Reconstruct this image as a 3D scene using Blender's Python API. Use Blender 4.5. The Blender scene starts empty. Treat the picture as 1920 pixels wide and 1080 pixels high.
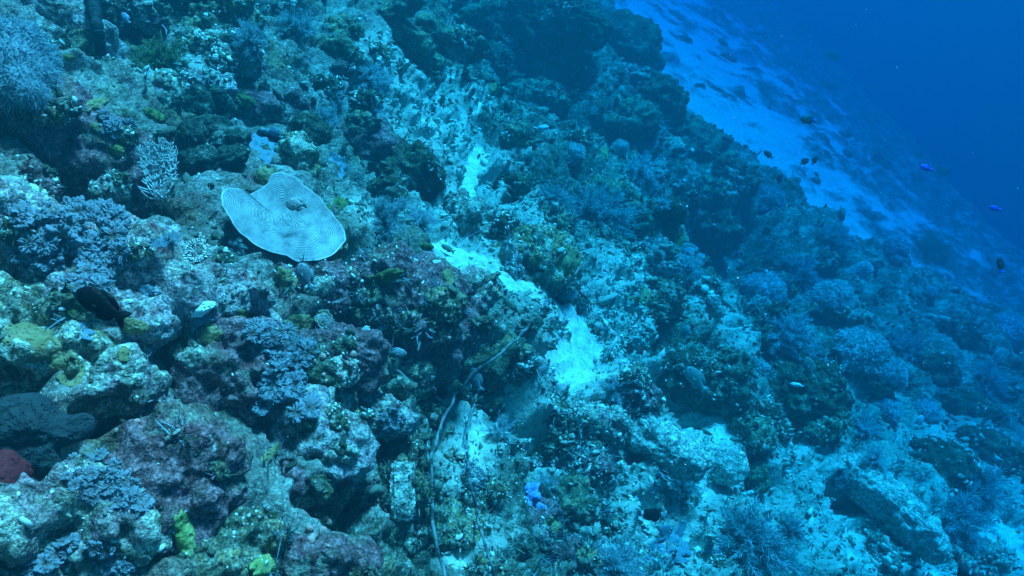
import bpy, bmesh, math, random
import numpy as np
from mathutils import Vector, Matrix
from mathutils.bvhtree import BVHTree

R = math.radians
S = bpy.context.scene
COL = S.collection
random.seed(7)
RNG = np.random.default_rng(11)

# ------------------------------------------------------------------ camera
W, H = 1920, 1080
PITCH, ROLL, HFOV = 35.0, 0.0, 65.0
CAM = Vector((0, 0, 0))
FPX = (W / 2) / math.tan(R(HFOV / 2))
cam_d = bpy.data.cameras.new("camera")
cam_d.angle = R(HFOV); cam_d.clip_start = 0.02; cam_d.clip_end = 500
cam = bpy.data.objects.new("camera", cam_d); COL.objects.link(cam)
cam.location = CAM
cam.rotation_euler = (R(90 - PITCH), R(ROLL), 0)
S.camera = cam
CAMM = cam.rotation_euler.to_matrix()

# ------------------------------------------------------------------ light: daylight after it has passed through the sea above
SUN_EL, SUN_ROT = 66.0, 40.0
WATER_TINT = (1.0, 0.86, 0.82)
wd = bpy.data.worlds.new("World"); S.world = wd; wd.use_nodes = True
nt = wd.node_tree; nt.nodes.clear()
sky = nt.nodes.new("ShaderNodeTexSky"); sky.sky_type = 'NISHITA'; sky.sun_disc = False
sky.sun_elevation = R(SUN_EL); sky.sun_rotation = R(SUN_ROT)
mul = nt.nodes.new("ShaderNodeMix"); mul.data_type = 'RGBA'; mul.blend_type = 'MULTIPLY'
mul.inputs[0].default_value = 1.0
mul.inputs[7].default_value = (*WATER_TINT, 1)
bg = nt.nodes.new("ShaderNodeBackground"); bg.inputs[1].default_value = 0.05
wo = nt.nodes.new("ShaderNodeOutputWorld")
nt.links.new(sky.outputs[0], mul.inputs[6]); nt.links.new(mul.outputs[2], bg.inputs[0])
nt.links.new(bg.outputs[0], wo.inputs[0])
sun_d = bpy.data.lights.new("sun", 'SUN'); sun_d.energy = 5.0; sun_d.angle = R(14)
sun_d.color = (1.0, 0.78, 0.97)
sun = bpy.data.objects.new("sun", sun_d); COL.objects.link(sun)
# direction towards the sun: azimuth measured like the Sky Texture (rotation from +Y, clockwise)
_az = R(SUN_ROT); _el = R(SUN_EL)
SUND = Vector((math.sin(_az) * math.cos(_el), math.cos(_az) * math.cos(_el), math.sin(_el)))
sun.rotation_euler = SUND.to_track_quat('Z', 'Y').to_euler()
S.view_settings.view_transform = 'Standard'; S.view_settings.look = 'None'
S.view_settings.gamma = 1; S.view_settings.exposure = 1.78
S.render.engine = 'CYCLES'
cy = S.cycles
cy.max_bounces = 8; cy.diffuse_bounces = 3; cy.glossy_bounces = 1; cy.transmission_bounces = 2
cy.volume_bounces = 3; cy.transparent_max_bounces = 4
cy.use_denoising = True
try:
    cy.denoiser = 'OPENIMAGEDENOISE'
except Exception:
    pass
cy.caustics_reflective = False; cy.caustics_refractive = False

# ------------------------------------------------------------------ helpers
def link(name, me, mat=None, parent=None, smooth=True):
    o = bpy.data.objects.new(name, me); COL.objects.link(o)
    if mat is not None and len(me.materials) == 0: me.materials.append(mat)
    if parent is not None: o.parent = parent
    if smooth and len(me.polygons): me.polygons.foreach_set("use_smooth", [True] * len(me.polygons))
    return o

def tag(o, label=None, cat=None, group=None, kind=None):
    if label: o['label'] = label
    if cat: o['category'] = cat
    if group: o['group'] = group
    if kind: o['kind'] = kind
    return o

def empty(name, loc, label, cat, group=None, rot=None):
    o = bpy.data.objects.new(name, None); COL.objects.link(o)
    o.location = loc; o.empty_display_size = 0.05
    if rot is not None: o.rotation_euler = rot
    return tag(o, label, cat, group)

def mesh_np(name, co, faces):
    """co (n,3); faces: an (m,k) array or a list of such arrays"""
    me = bpy.data.meshes.new(name)
    co = np.asarray(co, dtype=np.float32)
    if not isinstance(faces, list): faces = [faces]
    faces = [np.asarray(f, dtype=np.int32) for f in faces if len(f)]
    nl = sum(f.size for f in faces); nf = sum(len(f) for f in faces)
    me.vertices.add(len(co)); me.vertices.foreach_set("co", co.ravel())
    me.loops.add(nl); me.polygons.add(nf)
    me.loops.foreach_set("vertex_index", np.concatenate([f.ravel() for f in faces]))
    tot = np.concatenate([np.full(len(f), f.shape[1], np.int32) for f in faces])
    st = np.concatenate([[0], np.cumsum(tot)[:-1]]).astype(np.int32)
    me.polygons.foreach_set("loop_start", st); me.polygons.foreach_set("loop_total", tot)
    me.update(calc_edges=True); me.validate()
    return me

# ---- vectorised gradient noise
_perm = np.random.default_rng(5).permutation(4096).astype(np.int64)
_grad = np.random.default_rng(6).normal(size=(4096, 3)); _grad /= np.linalg.norm(_grad, axis=1)[:, None]
_rnd = np.random.default_rng(8).random((4096, 3))
def _h(x, y, z):
    return _perm[(_perm[(_perm[x & 4095] + y) & 4095] + z) & 4095]
def perlin(p):
    i = np.floor(p).astype(np.int64); f = p - i
    w = f * f * f * (f * (f * 6 - 15) + 10)
    out = 0
    for dx in (0, 1):
        wx = w[:, 0] if dx else 1 - w[:, 0]
        for dy in (0, 1):
            wy = w[:, 1] if dy else 1 - w[:, 1]
            for dz in (0, 1):
                wz = w[:, 2] if dz else 1 - w[:, 2]
                g = _grad[_h(i[:, 0] + dx, i[:, 1] + dy, i[:, 2] + dz)]
                d = (f[:, 0] - dx) * g[:, 0] + (f[:, 1] - dy) * g[:, 1] + (f[:, 2] - dz) * g[:, 2]
                out = out + wx * wy * wz * d
    return out * 1.6
def fbm(p, octv=4, gain=0.5, lac=2.03, ridge=False):
    a, s, t = 1.0, 0.0, 0.0
    for k in range(octv):
        n = perlin(p * lac ** k + 17.3 * k)
        if ridge: n = 1 - 2 * np.abs(n)
        s = s + a * n; t += a; a *= gain
    return s / t
def worley(p, two=False):
    """distance to nearest feature point (and second nearest)"""
    i = np.floor(p).astype(np.int64)
    d1 = np.full(len(p), 9.0); d2 = d1.copy()
    for dx in (-1, 0, 1):
        for dy in (-1, 0, 1):
            for dz in (-1, 0, 1):
                c = i + (dx, dy, dz)
                q = c + _rnd[_h(c[:, 0], c[:, 1], c[:, 2])]
                d = np.sqrt(((p - q) ** 2).sum(1))
                if two: d2 = np.minimum(d2, np.maximum(d1, d))
                d1 = np.minimum(d1, d)
    return (d1, d2) if two else d1
def sstep(a, b, x):
    t = np.clip((x - a) / (b - a), 0, 1); return t * t * (3 - 2 * t)

# ------------------------------------------------------------------ the slope: (u downslope, v along the contour, h away from the rock)
SLOPE, HGT = 40.0, 1.25
NV = Vector((math.sin(R(SLOPE)), 0, math.cos(R(SLOPE))))
UV_ = Vector((math.cos(R(SLOPE)), 0, -math.sin(R(SLOPE))))
VV = Vector((0, 1, 0))
ORG = CAM - HGT * NV
def ray(px, py):
    return (CAMM @ Vector((px - W / 2, H / 2 - py, -FPX))).normalized()
def slope_uv(px, py):
    d = ray(px, py); t = -HGT / d.dot(NV)
    if t < 0 or t > 80: t = 80
    q = CAM + d * t - ORG
    return q.dot(UV_), q.dot(VV)
def to_world(u, v, h):
    n = np.array(NV); a = np.array(UV_); b = np.array(VV)
    return np.array(ORG)[None] + u[:, None] * a + v[:, None] * b + h[:, None] * n

def seg_dist(u, v, pts):
    d = np.full(len(u), 1e9)
    for (a, b) in zip(pts[:-1], pts[1:]):
        ax, ay, bx, by = *a, *b
        L = (bx - ax) ** 2 + (by - ay) ** 2 + 1e-9
        t = np.clip(((u - ax) * (bx - ax) + (v - ay) * (by - ay)) / L, 0, 1)
        d = np.minimum(d, np.hypot(u - ax - t * (bx - ax), v - ay - t * (by - ay)))
    return d

# pixel lists below are only a survey of the photograph: each is carried onto the slope in metres
EDGE = [(0, 9.5), (4.0, 9.0), (5.6, 7.0), (6.3, 4.2), (6.9, 3.35), (7.15, 2.95), (8.9, 2.8), (9.6, 2.5), (12, 2.1), (20, 1.5)]  # (v, u) of the reef's lip, metres
def edge_u(v):
    return np.interp(v, [x[0] for x in EDGE], [x[1] for x in EDGE])
SANDS = [  # (pixel path, half width in px, strength)
    ([(905, 270), (892, 330), (872, 370)], 13, 1.0),
    ([(850, 480), (930, 535), (985, 580)], 30, 1.1),
    ([(1010, 590), (1075, 625), (1090, 680), (1030, 710)], 34, 1.15),
    ([(960, 750), (900, 790), (880, 830)], 34, 0.8),
    ([(1230, 770), (1330, 790)], 34, 0.9),
    ([(1180, 860), (1240, 890), (1380, 930)], 20, 0.85),
    ([(1740, 1010), (1800, 1060), (1830, 1100)], 22, 0.9),
    ([(870, 1010), (850, 1070)], 20, 0.7),
    ([(230, 75), (290, 55)], 18, 0.7),
    ([(800, 240), (860, 200), (900, 160)], 34, 0.55),
    ([(1240, 970), (1330, 985)], 30, 0.6),
    ([(1600, 1040), (1700, 1080)], 40, 0.6),
]
def sand_mask(u, v):
    m = np.zeros(len(u))
    for path, hw, st in SANDS:
        pts = [slope_uv(*p) for p in path]
        cx, cy_ = path[len(path) // 2]
        a = slope_uv(cx - hw, cy_); b = slope_uv(cx + hw, cy_)
        c = slope_uv(cx, cy_ - hw); e = slope_uv(cx, cy_ + hw)
        w = 0.25 * (math.dist(a, b) + math.dist(c, e))
        m = np.maximum(m, st * (1 - sstep(0.35 * w, 1.5 * w, seg_dist(u, v, pts))))
    return m

DUST = [  # pale sediment and bleached rubble around the sand: (pixel path, half width px)
    ([(760, 200), (830, 250), (880, 330), (900, 430), (960, 450)], 85), ([(1000, 560), (1100, 600), (1080, 720)], 80), ([(1130, 540), (1180, 640)], 60),
    ([(980, 760), (1100, 790), (1050, 840)], 60), ([(1180, 860), (1300, 960), (1200, 1000)], 90), ([(1340, 880), (1450, 960), (1560, 940)], 60),
    ([(1500, 900), (1640, 1040), (1760, 1060)], 70), ([(900, 800), (860, 900), (870, 1060)], 45), ([(420, 90), (300, 110)], 50), ([(640, 440), (700, 430)], 30),
    ([(1290, 560), (1340, 620)], 40), ([(0, 960), (140, 1010)], 80), ([(0, 440), (40, 470)], 40), ([(230, 720), (300, 690)], 40), ([(1750, 980), (1900, 1040)], 60)]
TRENCH = [  # hollows and crevices: (pixel path, half width px, depth m)
    ([(110, 345), (200, 385), (290, 415)], 28, .28), ([(450, 490), (520, 510), (640, 520)], 30, .14), ([(520, 1010), (610, 1005)], 30, .20), ([(235, 785), (300, 775)], 20, .2),
    ([(1000, 525), (1010, 550)], 18, .2), ([(190, 50), (270, 25)], 30, .3), ([(500, 790), (560, 780)], 22, .12), ([(800, 690), (920, 720)], 30, .14), ([(1020, 100), (1060, 160)], 40, .3),
    ([(1130, 250), (1180, 255)], 22, .25), ([(1340, 480), (1440, 480)], 30, .3), ([(1420, 660), (1480, 680)], 20, .25), ([(1240, 740), (1300, 750)], 24, .15), ([(130, 850), (210, 830)], 24, .15), ([(440, 830), (480, 950)], 14, .12), ([(640, 890), (640, 1000)], 18, .12), ([(1330, 70), (1330, 70)], 4, .0)]
def path_mask(u, v, path, hw):
    pts = [slope_uv(*p) for p in path]; cx, cy_ = path[len(path) // 2]
    w = 0.25 * (math.dist(slope_uv(cx - hw, cy_), slope_uv(cx + hw, cy_)) + math.dist(slope_uv(cx, cy_ - hw), slope_uv(cx, cy_ + hw)))
    return 1 - sstep(0.3 * w, 1.6 * w, seg_dist(u, v, pts))
def dust_mask(u, v):
    m = np.zeros(len(u))
    for path, hw in DUST: m = np.maximum(m, path_mask(u, v, path, hw))
    return m

def terrain_h(u, v):
    z0 = np.zeros_like(u)
    p = np.stack([u, v, z0], 1)
    eu = edge_u(v)
    du = u - eu - 0.18 * perlin(p * 1.1 + 3) - 0.08 * perlin(p * 3.7 + 8)
    beyond = sstep(0.0, 0.35, du)
    far = sstep(0.15, 0.9, du)
    warp = np.stack([perlin(p * 1.7 + 31), perlin(p * 1.7 + 57), z0], 1)
    q = p + 0.16 * warp
    sm = sand_mask(u, v) + 0.45 * fbm(p * 4 + 9, 2) + 0.75 * fbm(p * 15 + 9, 4)
    sand_near = sstep(0.15, 1.0, sm)
    fs = fbm(np.stack([u * 0.8, v * 0.7, z0], 1) + 70, 4)       # terrace of sand beyond the edge, patchy
    sand_far = far * sstep(-0.30, 0.42, fs * .9 + 1.1 * fbm(p * 2.6 + 4, 5) + 0.36 * np.exp(-((du - 2.0) / 2.0) ** 2) - 0.14 * np.clip(du - 3.6, 0, 9))
    sand = np.maximum(sand_near * (1 - beyond), sand_far)
    big = 0.26 * fbm(q * 0.55 + 11, 3)
    med = 0.16 * fbm(q * 1.8 + 5, 3)
    d1 = worley(q * 3.4 + 2); lump0 = 0.16 * (0.5 - d1 * d1) * sstep(-0.35, 0.3, perlin(p * 1.3 + 40))
    d2 = worley(q * 8.5 + 6); lump1 = 0.075 * (0.5 - d2 * d2) * sstep(-0.4, 0.2, perlin(p * 2.6 + 44))
    d3 = worley(q * 21 + 8); lump2 = 0.034 * (0.5 - d3 * d3)
    d4 = worley(p * 55 + 3); fine = 0.014 * (0.5 - d4 * d4) + 0.024 * fbm(p * 26, 4)
    pits = -0.12 * sstep(0.16, 0.5, perlin(q * 3.2 + 66)) - 0.06 * sstep(0.12, 0.5, perlin(q * 8.5 + 16)) - 0.02 * sstep(0.1, 0.5, perlin(q * 23 + 16))
    rough = med + lump0 + lump1 + lump2 + fine + pits
    zone = 1 - sstep(.1, .9, u)
    tr = np.zeros_like(u)
    for path, hw, dp in TRENCH: tr = np.maximum(tr, dp * path_mask(u, v, path, hw))
    h = big + rough * (1 - 0.90 * sand) * (1 - .35 * zone) + sand * (-0.02 + 0.016 * fbm(p * 4, 4) + 0.007 * perlin(p * 22)) - tr
    c = np.clip(du, 0, 60)
    h = h * (1 - 0.3 * far) - (0.18 + 0.27 * sstep(5.6, 7.0, v)) * beyond + 0.24 * np.clip(u - 3.0, 0, 6.5) - 0.35 * np.clip(u - 10.5, 0, 60)
    return h, sand

def graded(lo, hi, k, c, r):
    xs = [c]; 
    while xs[-1] < hi: xs.append(xs[-1] + k * max(r, abs(xs[-1])))
    ys = [c]
    while ys[-1] > lo: ys.append(ys[-1] - k * max(r, abs(ys[-1])))
    return np.array(ys[:0:-1] + xs)
GU = graded(-2.6, 22, 0.0048, 0.3, 1.5); GV = graded(-0.4, 34, 0.0048, 1.0, 1.5)
uu, vv = np.meshgrid(GU, GV)
uu = uu.ravel(); vv = vv.ravel()
hh, sand_v = terrain_h(uu, vv)
tco = to_world(uu, vv, hh)
# push sideways so that ledges overhang a little
pw = np.stack([uu, vv, hh], 1)
side = 0.035 * perlin(pw * 3.1 + 91) * (1 - sand_v); side2 = 0.035 * perlin(pw * 3.3 + 13) * (1 - sand_v)
tco += side[:, None] * np.array(UV_) + side2[:, None] * np.array(VV)
nu, nv = len(GU), len(GV)
ii = np.arange(nu * nv).reshape(nv, nu)
tf = np.stack([ii[:-1, :-1], ii[:-1, 1:], ii[1:, 1:], ii[1:, :-1]], -1).reshape(-1, 4)
ter = mesh_np("reef_slope", tco, tf)
dust_v = np.clip(dust_mask(uu, vv) + .5 * fbm(np.stack([uu * 3.3, vv * 3.3, uu * 0 + 2], 1), 3), 0, 1)
at3_ = ter.attributes.new('dust', 'FLOAT', 'POINT'); at3_.data.foreach_set('value', dust_v.astype(np.float32))
at2_ = ter.attributes.new("zone", 'FLOAT', 'POINT'); at2_.data.foreach_set("value", (1 - sstep(.15, .95, uu + .35 * perlin(np.stack([uu * 1.5, vv * 1.5, uu * 0 + 7], 1)))).astype(np.float32))
at_ = ter.attributes.new("sand", 'FLOAT', 'POINT'); at_.data.foreach_set("value", sand_v.astype(np.float32))
print("terrain verts", len(tco))

# ------------------------------------------------------------------ materials
class NT:
    def __init__(s, name):
        s.m = bpy.data.materials.new(name); s.m.use_nodes = True
        s.t = s.m.node_tree; s.t.nodes.clear()
        s.out = s.t.nodes.new("ShaderNodeOutputMaterial")
        s.b = s.t.nodes.new("ShaderNodeBsdfPrincipled")
        s.b.inputs["Roughness"].default_value = 0.9
        s.b.inputs["Specular IOR Level"].default_value = 0.15
        s.t.links.new(s.b.outputs[0], s.out.inputs[0])
        s.geo = s.t.nodes.new("ShaderNodeNewGeometry"); s.pos = s.geo.outputs["Position"]
    def L(s, a, b): s.t.links.new(a, b)
    def noise(s, scale, detail=4, rough=0.6, dist=0.0, off=0.0, vec=None):
        n = s.t.nodes.new("ShaderNodeTexNoise"); n.noise_dimensions = '4D'
        n.inputs["W"].default_value = off
        n.inputs["Scale"].default_value = scale; n.inputs["Detail"].default_value = detail
        n.inputs["Roughness"].default_value = rough; n.inputs["Distortion"].default_value = dist
        s.L(vec or s.pos, n.inputs["Vector"]); return n.outputs[0]
    def voro(s, scale, feature='F1', rnd=1.0, vec=None):
        n = s.t.nodes.new("ShaderNodeTexVoronoi"); n.feature = feature
        n.inputs["Scale"].default_value = scale; n.inputs["Randomness"].default_value = rnd
        s.L(vec or s.pos, n.inputs["Vector"]); return n
    def ramp(s, fac, stops, interp='LINEAR'):
        n = s.t.nodes.new("ShaderNodeValToRGB"); cr = n.color_ramp; cr.interpolation = interp
        while len(cr.elements) < len(stops): cr.elements.new(0.5)
        for e, (p, c) in zip(cr.elements, stops):
            e.position = p; e.color = (*c, 1) if not isinstance(c, (int, float)) else (c, c, c, 1)
        s.L(fac, n.inputs[0]); return n.outputs[0]
    def mix(s, fac, a, b, mode='MIX'):
        n = s.t.nodes.new("ShaderNodeMix"); n.data_type = 'RGBA'; n.blend_type = mode
        for k, x in ((0, fac), (6, a), (7, b)):
            if isinstance(x, (int, float)): n.inputs[k].default_value = x if k == 0 else (x, x, x, 1)
            elif isinstance(x, tuple): n.inputs[k].default_value = (*x, 1)
            else: s.L(x, n.inputs[k])
        return n.outputs[2]
    def math(s, op, a, b=0.0):
        n = s.t.nodes.new("ShaderNodeMath"); n.operation = op
        for k, x in enumerate((a, b)):
            if isinstance(x, (int, float)): n.inputs[k].default_value = x
            else: s.L(x, n.inputs[k])
        return n.outputs[0]
    def bump(s, hgt, dist=0.01, strength=1.0, prev=None):
        n = s.t.nodes.new("ShaderNodeBump"); n.inputs["Strength"].default_value = strength
        n.inputs["Distance"].default_value = dist; s.L(hgt, n.inputs["Height"])
        if prev is not None: s.L(prev, n.inputs["Normal"])
        return n.outputs[0]
    def attr(s, name):
        n = s.t.nodes.new("ShaderNodeAttribute"); n.attribute_name = name; return n
    def done(s, col, nrm=None):
        if isinstance(col, tuple): s.b.inputs["Base Color"].default_value = (*col, 1)
        else: s.L(col, s.b.inputs["Base Color"])
        if nrm is not None: s.L(nrm, s.b.inputs["Normal"])
        return s.m

MAROON = (0.165, 0.048, 0.047); PINK = (0.36, 0.19, 0.20); TURF = (0.24, 0.23, 0.175); PALE = (0.52, 0.50, 0.42)
OCHRE = (0.34, 0.23, 0.10); OLIVE = (0.060, 0.062, 0.022); BROWN = (0.13, 0.085, 0.035); DARK = (0.018, 0.020, 0.016); YELLOW = (0.27, 0.21, 0.09)
def reef_mat(name, base, patch, pamt=0.5, yel=0.35, white=0.3, sand=False, off=0.0, bumpd=0.018, dark=0.45):
    """encrusted rock: two crusts in patches, yellow sponge, white grit, dark turf"""
    k = NT(name)
    n1 = k.noise(3.2, 7, 0.62, 0.6, off)
    n2 = k.noise(9.0, 8, 0.65, 0.5, off + 3)
    n3 = k.noise(34.0, 6, 0.65, 0.2, off + 7)
    n4 = k.noise(110.0, 3, 0.6, 0, off + 9)
    b1 = k.mix(k.ramp(n3, [(0.36, 0.0), (0.62, 1.0)]), base[0], base[1])
    p1 = k.mix(k.ramp(n3, [(0.38, 0.0), (0.66, 1.0)]), patch[0], patch[1])
    pm = k.ramp(n2, [(0.62 - 0.3 * pamt, 0.0), (0.68 - 0.3 * pamt, 1.0)])
    c = k.mix(pm, b1, p1)
    dm = k.ramp(k.noise(15, 6, 0.7, 0.8, off + 13), [(0.60 - 0.12 * dark, 0.0), (0.72 - 0.12 * dark, 1.0)])
    c = k.mix(k.math('MULTIPLY', dm, 0.85), c, k.mix(n4, DARK, OLIVE))
    ym = k.ramp(k.noise(6.5, 5, 0.6, 0.7, off + 21), [(0.74 - 0.16 * yel, 0.0), (0.80 - 0.16 * yel, 1.0)])
    c = k.mix(k.math('MULTIPLY', ym, 0.9), c, k.mix(n3, YELLOW, BROWN))
    vo = k.voro(95.0); vo2 = k.voro(38.0)
    ws = k.math('MULTIPLY', k.ramp(vo.outputs["Distance"], [(0.16, 1.0), (0.30, 0.0)]),
                k.ramp(k.noise(11, 4, 0.6, 0, off + 31), [(0.62 - 0.16 * white, 0.0), (0.70 - 0.16 * white, 1.0)]))
    c = k.mix(ws, c, (0.72, 0.72, 0.66))
    if sand:      # coralline crust takes over towards the shallower end of the slope
        z = k.attr("zone").outputs["Fac"]
        zc = k.mix(k.ramp(k.noise(5, 7, .65, .6, off + 41), [(.40, 0.0), (.56, 1.0)]), k.mix(k.ramp(k.noise(4, 5, .6, .3, off + 43), [(.42, 0.0), (.58, 1.0)]), MAROON, k.mix(n3, OCHRE, BROWN)), k.mix(n3, TURF, PINK))
        c = k.mix(k.math('MULTIPLY', z, k.ramp(k.noise(7, 6, .65, .4, off + 47), [(.38, 0.25), (.55, 0.9)])), c, zc)
    # salt and pepper of tiny growths
    f1 = k.ramp(k.noise(75, 5, .7, .4, off + 61), [(.34, 0.28), (.50, 0.85), (.68, 1.75)])
    f2 = k.ramp(k.noise(210, 3, .65, 0, off + 67), [(.36, 0.45), (.52, 0.95), (.66, 1.6)])
    c = k.mix(1.0, c, k.mix(1.0, f1, f2, 'MULTIPLY'), 'MULTIPLY')
    pit = k.ramp(k.voro(70).outputs["Distance"], [(.08, 0.15), (.2, 1.0)])
    c = k.mix(k.ramp(k.noise(8, 3, .6, 0, off + 71), [(.5, 0.0), (.56, 1.0)]), c, k.mix(1.0, c, pit, 'MULTIPLY'))
    h = k.math('ADD', k.math('MULTIPLY', n3, 1.0), k.math('MULTIPLY', n4, 0.6))
    h = k.math('ADD', h, k.math('MULTIPLY', vo2.outputs["Distance"], -0.5))
    if sand:
        a = k.attr("sand")
        sm = k.ramp(k.math('ADD', a.outputs["Fac"], k.math('MULTIPLY', k.math('ADD', k.math('SUBTRACT', n3, 0.5), k.math('SUBTRACT', n2, 0.5)), 1.5)), [(0.12, 0.0), (0.95, 1.0)])
        sc = k.mix(k.ramp(n4, [(0.35, 0.0), (0.7, 1.0)]), (0.48, 0.45, 0.38), (0.76, 0.73, 0.64))
        sc = k.mix(k.ramp(k.voro(60).outputs["Distance"], [(0.14, 0.75), (0.30, 0.0)]), sc, (0.15, 0.13, 0.10))
        sc = k.mix(k.ramp(k.noise(20, 5, .7, .4, off + 81), [(.48, 0.0), (.66, .5)]), sc, (.24, .18, .14))
        du_ = k.math('MULTIPLY', k.attr("dust").outputs["Fac"], k.ramp(k.noise(26, 7, .7, .3, off + 53), [(.30, 0.0), (.50, 1.0)]))
        c = k.mix(k.math('MULTIPLY', du_, .9), c, k.mix(n4, (.30, .29, .24), (.60, .59, .52)))
        smx = sm
        c = k.mix(sm, c, sc)
        h = k.math('MULTIPLY', h, k.math('SUBTRACT', 1.0, k.math('MULTIPLY', sm, 0.75)))
    return k.done(c, k.bump(h, bumpd, 0.9))

M = {}
M['slope'] = reef_mat("reef_crust", ((.17, .165, .125), (.09, .07, .04)), ((.30, .29, .24), TURF), 0.4, 0.12, 0.6, sand=True, off=0.0, dark=0.55)
terrain = tag(link("reef_slope", ter, M['slope']), kind='structure', label="encrusted reef slope with pale sand pockets falling away into blue water")

#@OBJ
# ------------------------------------------------------------------ surfaces to stand things on
CR = CAMM @ Vector((1, 0, 0)); CU = CAMM @ Vector((0, 1, 0)); CB = CAMM @ Vector((0, 0, 1))
BV = []
def add_bvh(co, faces):
    BV.append(BVHTree.FromPolygons([tuple(c) for c in co.tolist()], faces.tolist(), epsilon=0.0))
_sv = np.arange(0, nv, 2); _su = np.arange(0, nu, 2)
_sub = ii[np.ix_(_sv, _su)]; _rm = np.full(nu * nv, -1, np.int64); _rm[_sub.ravel()] = np.arange(_sub.size)
_j = np.arange(_sub.size).reshape(_sub.shape)
add_bvh(tco[_sub.ravel()], np.stack([_j[:-1, :-1], _j[:-1, 1:], _j[1:, 1:], _j[1:, :-1]], -1).reshape(-1, 4))
def cast(o, d, far=90):
    best = None
    for b in BV:
        l, n, i, t = b.ray_cast(o, d, far)
        if l is not None and (best is None or t < best[2]):
            best = (l, n, t)
    return best
def hit(px, py):
    d = ray(px, py); r = cast(CAM, d)
    if r is None:
        t = 14.0; return CAM + d * t, NV.copy(), t
    n = r[1] if r[1].dot(d) < 0 else -r[1]
    return r[0], n, r[2]
def mpp(p):
    """metres to one photo pixel at a point"""
    return -(p - CAM).dot(-CB) / -FPX if False else ((p - CAM).dot(-CB)) / FPX
NPV = lambda v: np.array(v, dtype=float)

_ico = {}
def ico(k):
    """icosphere whose coarser levels are its first vertices"""
    if not _ico:
        bm = bmesh.new(); bmesh.ops.create_icosphere(bm, subdivisions=1, radius=1.0); bm.verts.index_update()
        _ico[1] = (np.array([v.co for v in bm.verts]), np.array([[v.index for v in x.verts] for x in bm.faces])); bm.free()
    if k not in _ico:
        co, f = ico(k - 1)
        e = np.sort(np.concatenate([f[:, [0, 1]], f[:, [1, 2]], f[:, [2, 0]]]), axis=1)
        ue, inv = np.unique(e, axis=0, return_inverse=True); inv = inv.ravel()
        mid = co[ue[:, 0]] + co[ue[:, 1]]; mid /= np.linalg.norm(mid, axis=1)[:, None]
        n = len(f); a, b, c = inv[:n] + len(co), inv[n:2 * n] + len(co), inv[2 * n:] + len(co)
        nf = np.concatenate([np.stack([f[:, 0], a, c], 1), np.stack([f[:, 1], b, a], 1), np.stack([f[:, 2], c, b], 1), np.stack([a, b, c], 1)])
        _ico[k] = (np.concatenate([co, mid]), nf)
    return _ico[k]
SURF = []          # (points, normals, weight) for scattering growth

def lumpy(world, n, s, rough=1.0):
    """metric-scale crust relief shared by slope and rocks"""
    k = min(1.0, s / 0.11) * rough
    d2 = worley(world * 9 + 6); d3 = worley(world * 23 + 8); d4 = worley(world * 60 + 3)
    d = k * (0.05 * (0.5 - d2 * d2) + 0.030 * (0.5 - d3 * d3)) + 0.010 * (0.5 - d4 * d4) * rough + k * 0.022 * fbm(world * 13, 4) + 0.012 * fbm(world * 38, 3)
    d -= k * (0.035 * sstep(0.14, 0.5, perlin(world * 8.5 + 16)) + 0.022 * sstep(0.1, 0.5, perlin(world * 22 + 36)))
    return d

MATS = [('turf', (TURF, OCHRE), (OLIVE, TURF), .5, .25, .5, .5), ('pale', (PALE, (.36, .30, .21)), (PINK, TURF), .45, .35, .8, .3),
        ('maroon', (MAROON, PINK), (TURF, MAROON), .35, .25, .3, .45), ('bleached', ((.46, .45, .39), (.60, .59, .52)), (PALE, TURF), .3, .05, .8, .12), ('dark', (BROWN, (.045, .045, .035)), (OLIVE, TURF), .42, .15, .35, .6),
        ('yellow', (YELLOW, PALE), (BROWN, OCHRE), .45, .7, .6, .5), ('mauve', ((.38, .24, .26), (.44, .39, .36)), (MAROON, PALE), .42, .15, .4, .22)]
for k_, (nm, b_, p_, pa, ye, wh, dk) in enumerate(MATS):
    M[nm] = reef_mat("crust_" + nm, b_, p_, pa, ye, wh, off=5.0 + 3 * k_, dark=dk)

def rock(px, py, w, h, ang=0, mat='turf', label=None, lift=0.34, depth=0.85, box=0.8, rough=1.0, low=0.26,
         name="coral_rock", group=None, cat="rock", seed=None, sub=None, surf=True):
    loc, nrm, t = hit(px, py); m = mpp(loc); vd = (loc - CAM).normalized()
    a, b = w / 2 * m, h / 2 * m; c = depth * math.sqrt(a * b) * 1.1
    ctr = loc + vd * c * (1 - 2 * lift)
    ca, sa = math.cos(R(ang)), math.sin(R(ang))
    e3 = -vd; e1 = (CR * ca + CU * sa); e1 = (e1 - e3 * e1.dot(e3)).normalized(); e2 = e3.cross(e1)
    if sub is None: sub = 6 if max(w, h) > 150 else (5 if max(w, h) > 48 else 4)
    n, f = ico(sub)
    q = np.sign(n) * np.abs(n) ** box
    q /= np.maximum(np.abs(n).max(1, keepdims=True) ** (0.0), 1)
    B = np.stack([NPV(e1) * a, NPV(e2) * b, NPV(e3) * c])
    co = q @ B
    nn = n @ np.stack([NPV(e1) / a, NPV(e2) / b, NPV(e3) / c]); nn /= np.linalg.norm(nn, axis=1)[:, None]
    s = math.sqrt(a * b); sd = (seed if seed is not None else px * 1.7 + py) * 0.37
    lowf = fbm(co / s * 0.75 + sd, 3)
    co = co + nn * (s * low * lowf)[:, None] + nn * (0.12 * s * perlin(co / s * 2.2 + sd + 9))[:, None]
    wco = co + NPV(ctr)
    co = co + nn * lumpy(wco, nn, s, rough)[:, None]
    me = mesh_np(name, co, f)
    o = tag(link(name, me, M[mat]), label, cat, group); o.location = ctr
    wco = co + NPV(ctr)
    n4, f4 = ico(min(sub, 4))
    add_bvh(wco[:len(n4)], f4)       # icosphere vertices are nested: the first ones are the coarse ball
    if surf: SURF.append((wco, nn, f, s))
    return o

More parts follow.
